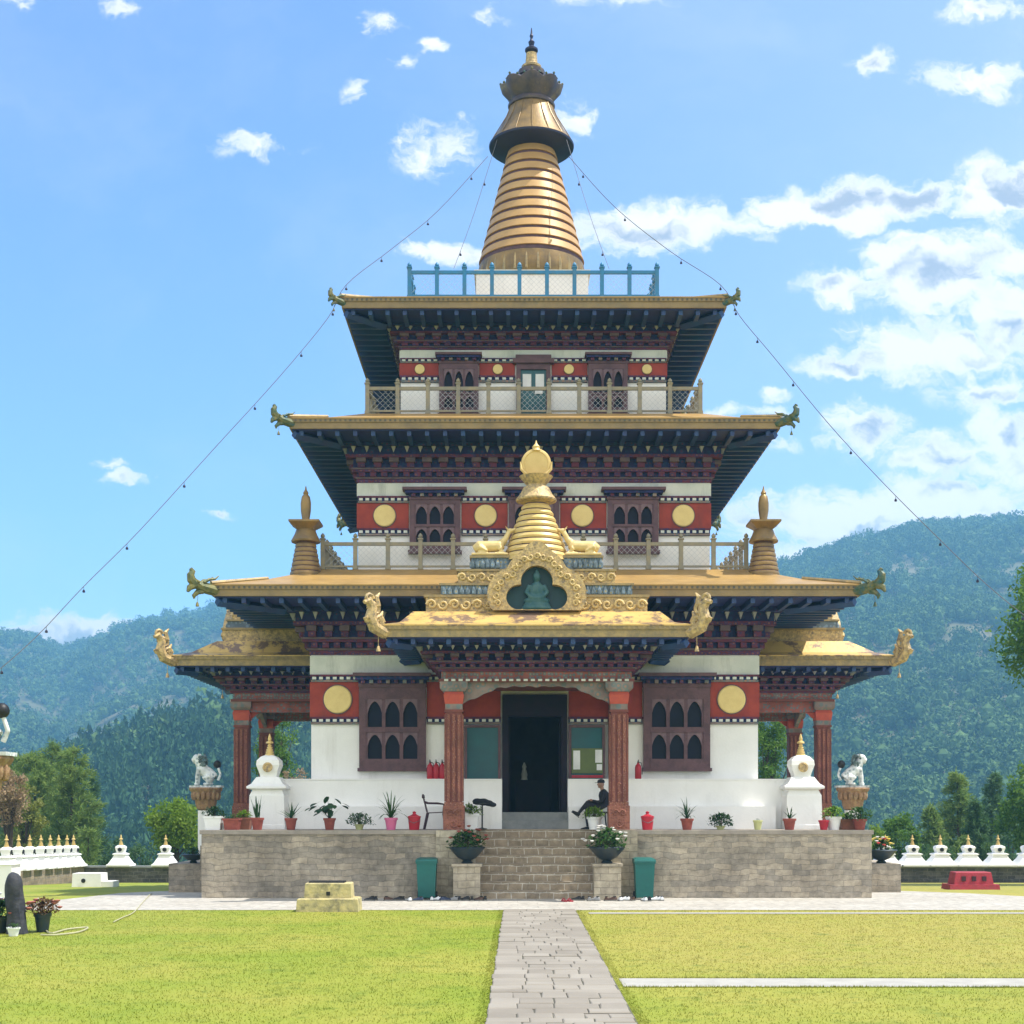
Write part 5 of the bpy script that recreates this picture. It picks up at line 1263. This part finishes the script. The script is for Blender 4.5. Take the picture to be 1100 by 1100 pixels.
def tree(kind,px,y,top_py,width_px,label,lm,seed,base_frac=.12,group=None,n=None,name=None,x=None,dense=1.0,leaf=None):
    rg=np.random.default_rng(seed)
    x0=at(px,868,y)[0] if x is None else x; z0=near_z(y)-.05; ht=CAMZ+(868-top_py)*y/F-z0; R=width_px*y/F/2
    nm=name or {'pine':'pine_tree','cone':'conifer_tree','broad':'broadleaf_tree','bush':'bush'}[kind]
    t=thing(nm,label,'tree' if kind!='bush' else 'bush',(x0,y,z0),0,group)
    b=MB(); r0=max(.05,ht*.018)
    if kind in('pine','cone'):
        trunk=[(0,0,0),(.02*ht*rg.uniform(-1,1),0,ht*.4),(.02*ht*rg.uniform(-1,1),.01*ht,ht*.97)]; b.tube(trunk,[r0,r0*.7,.02],8)
        nb=int(ht*(13 if kind=='cone' else 9)*dense); C_=[];D_=[]
        for k in range(nb):
            f=base_frac+(1-base_frac)*((k+rg.random())/nb)
            if kind=='cone': rr=R*(1-f)**.75*1.05*rg.uniform(.75,1.1)+.08
            else: rr=R*(math.sin(PI*min(1,(.18+.82*f))))**.6*rg.uniform(.6,1.1)+.1
            a=rg.uniform(0,2*PI); z=f*ht; up=.05 if kind=='cone' else .45
            e=Vector((math.cos(a)*rr,math.sin(a)*rr,z+rr*up*rg.uniform(.6,1.2)-(.12*rr if kind=='cone' else 0)))
            if kind=='pine' or k%3==0: b.tube([(0,0,z),(e.x*.5,e.y*.5,z+(e.z-z)*.35),tuple(e)],[max(.012,r0*.3*(1-f)),.015,.006],4)
            m_=max(3,int(rr/.16))
            for q in range(m_):
                s=.25+.75*(q+rg.random())/m_; C_.append((e.x*s+rg.normal()*.08,e.y*s+rg.normal()*.08,z+(e.z-z)*s**1.4+rg.normal()*.06)); D_.append((math.cos(a),math.sin(a),.5 if kind=='pine' else .1))
        C_=np.array(C_);D_=np.array(D_); per=16 if kind=='pine' else 14
        c=np.repeat(C_,per,0)+rg.normal(size=(len(C_)*per,3))*.07; d=unit(np.repeat(D_,per,0)*.7+rg.normal(size=(len(c),3))*.75)
        L=rg.uniform(.18,.34,len(c))*(1.0 if kind=='pine' else .85); W=rg.uniform(.03,.055,len(c))
    else:
        if kind=='broad': b.tube([(0,0,0),(.05*ht*rg.uniform(-1,1),0,ht*.35),(.04*ht*rg.uniform(-1,1),0,ht*.7)],[r0*1.3,r0,r0*.4],8)
        ncl=int((60 if kind=='broad' else 34)*dense); hz=ht*(1-base_frac)/2; cz=ht*base_frac+hz
        cc=unit(rg.normal(size=(ncl,3)))*(rg.random((ncl,1))**.4)*np.array([[R*.86,R*.86,hz*.86]])+np.array([[0,0,cz]])
        for k in range(0,ncl,3):
            p=cc[k]; b.tube([(0,0,max(.0,min(ht*.5,p[2]*.45))),(p[0]*.5,p[1]*.5,p[2]*.75),tuple(p)],[r0*.5,r0*.3,.008],5)
        per=int((n or 5200)/ncl); cr=R*.30*rg.uniform(.7,1.25,(ncl,1))
        c=np.repeat(cc,per,0)+unit(rg.normal(size=(ncl*per,3)))*np.repeat(cr,per,0)*(rg.random((ncl*per,1))**.45)
        d=unit(rg.normal(size=(len(c),3))+np.array([[0,0,-.25]])); ls=leaf or max(.09,.045*R+.06); L=rg.uniform(.7,1.3,len(c))*ls; W=L*rg.uniform(.45,.65,len(c))
    up=unit(np.cross(d,unit(rg.normal(size=d.shape))))
    v=quads(c,d,up,L,W); b.build('trunk',M['bark'],t)
    fast_mesh('crown',v.reshape(-1,3),np.arange(len(c)*4).reshape(-1,4),LM[lm],t)
    return t
g='pine trees beyond the left wall'
tree('pine',36,72,812,60,'feathery pine beyond the left wall, partly behind the yellowish bush','pine',1,.12,g,dense=1.7)
tree('pine',57,76,802,58,'tallest feathery pine of the left group beyond the stupa row','pine',2,.12,g,dense=1.7)
tree('pine',79,70,806,56,'rounded feathery pine right of the tallest left pine','pine',3,.12,g,dense=1.7)
tree('pine',97,78,838,36,'slender darker pine at the right edge of the left group','dark',4,.2,g)
tree('pine',94,64,893,22,'small young pine just behind the end of the left stupa row','pine',5,.15,g)
tree('pine',16,80,815,40,'pale green pine at the left edge under the lion statue','pine',6,.12,g,dense=1.5)
tree('broad',10,60,822,44,'dry brown leaved small tree at the left edge below the lion statue','brown',7,.45,None,3800)
tree('broad',28,66,836,44,'yellow green bush like tree in front of the left pines','yellow',8,.3,None,4200)
tree('broad',188,62,858,66,'bright lime green tree behind the wall left of the terrace','lime',9,.3,None,6500)
tree('broad',316,62,818,40,'bare brownish tree seen through the left portico','brown',10,.45,None,3200)
tree('broad',825,62,742,60,'dense dark green tree seen through the right portico','green',11,.35,None,5200)
tree('broad',296,66,752,50,'dark green tree seen behind the left portico column','green',12,.4,None,4600)
g='conifers beyond the right wall'
tree('cone',1028,72,832,88,'broad pointed conifer standing in the middle of the right group','pine',21,.05,g,dense=2.0)
tree('cone',1067,80,832,66,'dark tall conifer between the pointed conifer and the bright right tree','dark',22,.05,g,dense=2.0)
tree('cone',1000,68,868,62,'lower round topped conifer behind the first right stupas','pine',23,.05,g,dense=2.0)
tree('cone',1048,66,862,44,'smaller conifer in front of the dark tall one behind the stupas','dark',24,.05,g,dense=2.0)
tree('bush',958,62,868,60,'rounded green bush behind the right end of the terrace','green',25,.02,None,5200)
tree('bush',940,60,884,36,'small light green bush touching the right edge of the terrace','lime',26,.02,None,3000)
tree('bush',983,63,900,40,'low dark bush behind the wall beside the hidden right stupa','dark',27,.02,None,3000)
tree('broad',1108,60,818,80,'bright green leafy tree at the lower right edge beyond the wall','green',28,.15,None,7500)
tree('broad',1184,50,582,215,'large leafy tree reaching in at the right edge before the hill','green',29,.55,None,30000,leaf=.14)
for k,(px,y,py,w) in enumerate(((120,70,895,40),(150,75,890,44),(230,80,880,40),(1085,78,872,46),(975,84,884,40),(1010,60,900,34))):
    tree('bush',px,y,py,w,('low dark scrub below the left conifers behind the wall','low scrub between the left stupas behind the wall','low scrub behind the left lion pillar','dark scrub below the tall right conifers','dark scrub between bush and right conifers','low scrub right behind the first right stupas')[k],'dark',40+k,.02,None,2600)

# ------------------------------------------------------------------ far forest: one mass per hillside
def crowns(name,tab_px,y0,y1,n,rad,tall,m,seed,pw=1.0,cone=False,holes=(),nt=46,minz=-19.5,ts=.42):
    rg=np.random.default_rng(seed)
    bm=bmesh.new(); bmesh.ops.create_icosphere(bm,subdivisions=1,radius=1); bm.verts.ensure_lookup_table()
    base=np.array([v.co[:] for v in bm.verts]); tri=np.array([[v.index for v in f.verts] for f in bm.faces]); bm.free()
    pv,pt=[],[]
    for k in range(12):                                  # each kind of crown: a dark core wrapped in many leaf sprays
        if cone:
            h=rg.random(nt)**1.3; a=rg.uniform(0,2*PI,nt); rr=(1-h)**.85*.95*rg.uniform(.7,1.15,nt)+.04
            c=np.stack([np.cos(a)*rr,np.sin(a)*rr,h*2-1],1); d=unit(np.stack([np.cos(a),np.sin(a),np.full(nt,-.35)],1)+rg.normal(size=(nt,3))*.35)
            core=base*np.array([[.42,.42,.62]])+np.array([[0,0,-.35]])
        else:
            c=unit(rg.normal(size=(nt,3))+np.array([[0,0,.35]])); lum=np.array([1+.30*mnoise.noise(Vector(q)*2.1+Vector((k*5.3,seed,1))) for q in c]); 
            d=unit(c*.5+rg.normal(size=(nt,3))*.8); c=c*lum[:,None]*rg.uniform(.72,1.05,(nt,1)); core=base*.58
        up=unit(np.cross(d,rg.normal(size=d.shape))); L=ts*rg.uniform(.6,1.3,(nt,1)); W=L*rg.uniform(.5,.9,(nt,1))
        T=np.stack([c-up*W*.6-d*L*.4,c+up*W*.6-d*L*.4,c+d*L*.7],1).reshape(-1,3)
        pv.append(np.concatenate([core,T])); pt.append(np.concatenate([tri,np.arange(nt*3).reshape(-1,3)+len(base)]))
    V=[];T=[];off=0;c=0;tries=0
    while c<n and tries<n*4:
        tries+=1
        px=rg.uniform(*tab_px); t=rg.random()**pw; y=math.sqrt(y0*y0+(y1*y1-y0*y0)*t)
        x=at(px,868,y)[0]; z=H(x,y)
        if z<minz: continue
        if holes:
            py=868-(z-CAMZ)*F/y
            if any(((px-a)/rx)**2+((py-b_)/ry)**2<1 for a,b_,rx,ry in holes): continue
        r=rg.uniform(*rad); h=r*rg.uniform(*tall); k=rg.integers(12); p=pv[k]
        a=rg.uniform(0,2*PI); ca,sa=math.cos(a),math.sin(a)
        V.append(np.stack([(p[:,0]*ca-p[:,1]*sa)*r+x,(p[:,0]*sa+p[:,1]*ca)*r+y,p[:,2]*h+z+h*(.7 if not cone else .95)],1))
        T.append(pt[k]+off);off+=len(p);c+=1
    o=fast_mesh(name,np.concatenate(V),np.concatenate(T),m,tris=True,smooth=False); o['kind']='stuff'
FM=leaf_mat('far_broadleaf',(.012,.048,.014),(.115,.19,.05),.045,0,.9,.22); FC=leaf_mat('far_conifer',(.018,.06,.022),(.06,.13,.05),.07,0,.9,.25)
crowns('hillside_forest',(770,1480),262,1010,8600,(1.8,5.6),(.75,1.2),FM,51,nt=120,ts=.24,holes=((1046,683,30,8),(972,622,20,7),(1010,700,20,5),(1068,640,16,5),(930,640,12,4)))
crowns('hillside_forest',(300,770),262,1010,2600,(2.6,5.2),(.8,1.2),FM,52,nt=60,ts=.34)
crowns('hillside_forest',(-420,420),335,1370,9800,(2.4,6.2),(.75,1.25),FM,53,nt=85,ts=.28)
crowns('hillside_forest',(-400,480),155,405,4600,(1.2,2.3),(1.7,2.6),FC,54,cone=True,nt=70)
crowns('valley_scrub',(-420,1480),95,300,3600,(1.0,2.6),(.8,1.4),FC,55,minz=-99)

# ------------------------------------------------------------------ air
b=MB(); b.box(-2300,2300,-80,1500,-45,242); hz=b.build('haze',[node_mat('haze_air')[0]]); hz['kind']='stuff'
hm=hz.data.materials[0]; nt=hm.node_tree; nt.nodes.remove(nt.nodes['Principled BSDF']); pv=nt.nodes.new('ShaderNodeVolumePrincipled')
pv.inputs['Color'].default_value=(.27,.64,1.0,1); pv.inputs['Density'].default_value=HAZE; pv.inputs['Anisotropy'].default_value=.2
nt.links.new(pv.outputs[0],nt.nodes['Material Output'].inputs['Volume'])

# ------------------------------------------------------------------ sky, sun, camera
EL,AZ=math.radians(SUN_EL),math.radians(SUN_AZ)
W=bpy.data.worlds.new('World'); S.world=W; W.use_nodes=True; nt=W.node_tree; N=nt.nodes; L=nt.links
bg=N['Background']
sky=N.new('ShaderNodeTexSky'); sky.sky_type='NISHITA'; sky.sun_disc=False; sky.sun_elevation=EL; sky.sun_rotation=AZ; sky.altitude=1200; sky.air_density=1.0; sky.dust_density=.7; sky.ozone_density=1.6
tc=N.new('ShaderNodeTexCoord'); sp=N.new('ShaderNodeSeparateXYZ'); L.new(tc.outputs['Generated'],sp.inputs[0])
def mth(op,a,b=None,clamp=False):
    n=N.new('ShaderNodeMath'); n.operation=op; n.use_clamp=clamp
    for i,v in enumerate((a,b)):
        if v is None: continue
        if isinstance(v,(int,float)): n.inputs[i].default_value=v
        else: L.new(v,n.inputs[i])
    return n.outputs[0]
yy=mth('MAXIMUM',sp.outputs['Y'],.03)
cu=N.new('ShaderNodeCombineXYZ'); L.new(mth('DIVIDE',sp.outputs['X'],yy),cu.inputs['X']); L.new(mth('DIVIDE',sp.outputs['Z'],yy),cu.inputs['Y'])
P0=cu.outputs[0]
wn=N.new('ShaderNodeTexNoise'); wn.inputs['Scale'].default_value=26; wn.inputs['Detail'].default_value=4; wn.inputs['Roughness'].default_value=.6; L.new(P0,wn.inputs['Vector'])
wv=N.new('ShaderNodeVectorMath'); wv.operation='MULTIPLY_ADD'; L.new(wn.outputs['Color'],wv.inputs[0]); wv.inputs[1].default_value=(.05,.034,0); wv.inputs[2].default_value=(-.025,-.017,0)
wa=N.new('ShaderNodeVectorMath'); L.new(P0,wa.inputs[0]); L.new(wv.outputs[0],wa.inputs[1])
Pv=wa.outputs[0]
CL=[(490, 268, 70, 13, 0.64),
 (585, 262, 60, 20, 0.74),
 (680, 250, 90, 24, 1.03),
 (770, 240, 70, 20, 0.98),
 (850, 224, 60, 20, 0.99),
 (920, 218, 60, 24, 1.17),
 (985, 212, 45, 18, 1.05),
 (1075, 206, 55, 30, 1.24),
 (915, 306, 46.0, 22.099999999999998, 0.92),
 (1000, 290, 82.8, 37.4, 1.07),
 (1080, 275, 46.0, 25.5, 0.86),
 (1000, 375, 101.2, 34.0, 1.07),
 (905, 398, 46.0, 11.9, 0.86),
 (1075, 350, 46.0, 42.5, 1.03),
 (1060, 420, 55.2, 22.099999999999998, 0.76),
 (930, 462, 46.0, 27.2, 0.86),
 (1010, 490, 55.2, 25.5, 0.92),
 (1080, 480, 46.0, 38.25, 1.03),
 (900, 560, 101.2, 30.599999999999998, 1.07),
 (1000, 540, 82.8, 25.5, 1.03),
 (1070, 545, 55.2, 25.5, 1.03),
 (870, 600, 64.4, 22.099999999999998, 0.97),
 (820, 570, 50, 30, 0.65),
 (280, 160, 46, 15, 0.55),
 (462, 158, 46, 28, 0.58),
 (400, 28, 24, 16, 0.54),
 (435, 67, 18, 11, 0.5),
 (520, 14, 26, 16, 0.58),
 (615, 126, 28, 22, 0.58),
 (1045, 85, 60, 22, 0.66),
 (940, 72, 24, 16, 0.54),
 (1060, 10, 55, 14, 0.66),
 (384, 100, 12, 14, 0.46),
 (130, 8, 20, 14, 0.54),
 (18, 5, 22, 12, 0.54),
 (465, 50, 16, 9, 0.43),
 (498, 128, 13, 8, 0.46),
 (132, 512, 26, 8, 0.6),
 (118, 498, 26, 5, 0.46),
 (235, 552, 20, 6, 0.51),
 (66, 684, 85, 26, 1.01),
 (790, 442, 60, 8, 0.6),
 (832, 426, 20, 9, 0.6),
 (840, 480, 26, 10, 0.54),
 (650, 0, 60, 10, 0.39)]
dens=None
for (px,py,rx,ry,s) in CL:
    d=N.new('ShaderNodeVectorMath'); d.operation='SUBTRACT'; L.new(Pv,d.inputs[0]); d.inputs[1].default_value=((px-550)/F,(868-py)/F,0)
    m_=N.new('ShaderNodeVectorMath'); m_.operation='MULTIPLY'; L.new(d.outputs[0],m_.inputs[0]); m_.inputs[1].default_value=(F/rx/1.45,F/ry/1.45,0)
    l=N.new('ShaderNodeVectorMath'); l.operation='LENGTH'; L.new(m_.outputs[0],l.inputs[0])
    v=mth('MULTIPLY',mth('SUBTRACT',1.0,l.outputs['Value'],True),s)
    dens=v if dens is None else mth('MAXIMUM',dens,v)
def sn(scale,det,ro,vec,dist=0):
    n=N.new('ShaderNodeTexNoise'); n.inputs['Scale'].default_value=scale; n.inputs['Detail'].default_value=det; n.inputs['Roughness'].default_value=ro; n.inputs['Distortion'].default_value=dist; L.new(vec,n.inputs['Vector']); return n.outputs['Fac']
st=N.new('ShaderNodeVectorMath'); st.operation='MULTIPLY'; L.new(Pv,st.inputs[0]); st.inputs[1].default_value=(1,1.55,1)
n1=sn(22,9,.62,st.outputs[0],.25)
def mr(v,a,b,c=0,d=1):
    r=N.new('ShaderNodeMapRange'); r.interpolation_type='SMOOTHSTEP'; r.inputs['From Min'].default_value=a; r.inputs['From Max'].default_value=b; r.inputs['To Min'].default_value=c; r.inputs['To Max'].default_value=d; L.new(v,r.inputs['Value']); return r.outputs['Result']
n1b=sn(60,8,.65,st.outputs[0],.3)
body=mth('ADD',mth('ADD',dens,mth('MULTIPLY',mth('SUBTRACT',n1,.5),1.7)),mth('MULTIPLY',mth('SUBTRACT',n1b,.5),.95))
mask=mth('MULTIPLY',mr(body,.06,.62),mr(dens,.0,.24))
# high thin veil
n2=sn(3.2,6,.6,st.outputs[0],.4); sx=N.new('ShaderNodeSeparateXYZ'); L.new(Pv,sx.inputs[0]); veil=mth('ADD',mth('MULTIPLY',mr(n2,.42,.75),.14),mth('MULTIPLY',mr(sx.outputs['X'],-.25,.5,.12,1),.25))
# grey undersides where the body is thick
of=N.new('ShaderNodeVectorMath'); of.operation='ADD'; L.new(st.outputs[0],of.inputs[0]); of.inputs[1].default_value=(.010,.034,0)
n3=sn(17,3,.5,of.outputs[0],.2); n4=sn(17,3,.5,st.outputs[0],.2)
shade=mth('MULTIPLY',mr(mth('SUBTRACT',n3,n4),-.03,.14),mr(body,.35,.95))
ccol=N.new('ShaderNodeMix'); ccol.data_type='RGBA'; ccol.inputs['A'].default_value=(CLOUD,CLOUD*.985,CLOUD*.95,1); ccol.inputs['B'].default_value=(CLOUD*.42,CLOUD*.48,CLOUD*.58,1); L.new(shade,ccol.inputs['Factor'])
tint=N.new('ShaderNodeMix'); tint.data_type='RGBA'; tint.blend_type='MULTIPLY'; tint.inputs['Factor'].default_value=1; tint.inputs['B'].default_value=(*SKYTINT,1); L.new(sky.outputs[0],tint.inputs['A'])
mx1=N.new('ShaderNodeMix'); mx1.data_type='RGBA'; L.new(veil,mx1.inputs['Factor']); L.new(tint.outputs['Result'],mx1.inputs['A']); mx1.inputs['B'].default_value=(CLOUD*.9,CLOUD*.92,CLOUD*.95,1)
mx2=N.new('ShaderNodeMix'); mx2.data_type='RGBA'; L.new(mask,mx2.inputs['Factor']); L.new(mx1.outputs['Result'],mx2.inputs['A']); L.new(ccol.outputs['Result'],mx2.inputs['B'])
# added fill light: unseen bright cloud cover behind the camera lifts the shaded facade
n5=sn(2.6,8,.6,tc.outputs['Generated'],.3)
fill_mask=mth('MULTIPLY',mr(n5,.36,.56),mth('MULTIPLY',mr(sp.outputs['Y'],.10,-.15),mr(sp.outputs['Z'],.0,.12)))
mx3=N.new('ShaderNodeMix'); mx3.data_type='RGBA'; L.new(fill_mask,mx3.inputs['Factor']); L.new(mx2.outputs['Result'],mx3.inputs['A']); mx3.inputs['B'].default_value=(FILLC,FILLC*.97,FILLC*.91,1)
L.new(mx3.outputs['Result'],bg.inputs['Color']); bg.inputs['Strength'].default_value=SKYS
W.cycles.sampling_method='MANUAL'; W.cycles.sample_map_resolution=512

d=Vector((math.sin(AZ)*math.cos(EL),math.cos(AZ)*math.cos(EL),math.sin(EL)))
sl=bpy.data.lights.new('sun','SUN'); sl.energy=SUNS; sl.angle=math.radians(.53); sl.color=(1,.95,.86)
so=bpy.data.objects.new('sun',sl); C.objects.link(so); so.rotation_euler=d.to_track_quat('Z','Y').to_euler(); so.location=(0,0,60)
cam=bpy.data.cameras.new('camera'); co=bpy.data.objects.new('camera',cam); C.objects.link(co)
co.location=(CAMX,0,CAMZ); co.rotation_euler=(PI/2,0,0); cam.sensor_width=36; cam.lens=F*36/1100; cam.shift_y=(868-550)/1100; cam.clip_end=12000; cam.clip_start=.1
S.camera=co
S.view_settings.view_transform='Standard'; S.view_settings.look='None'; S.view_settings.gamma=1; S.view_settings.exposure=EXPO; S.view_settings.use_curve_mapping=False
S.cycles.max_bounces=8; S.cycles.diffuse_bounces=4; S.cycles.volume_bounces=1; S.cycles.use_denoising=True
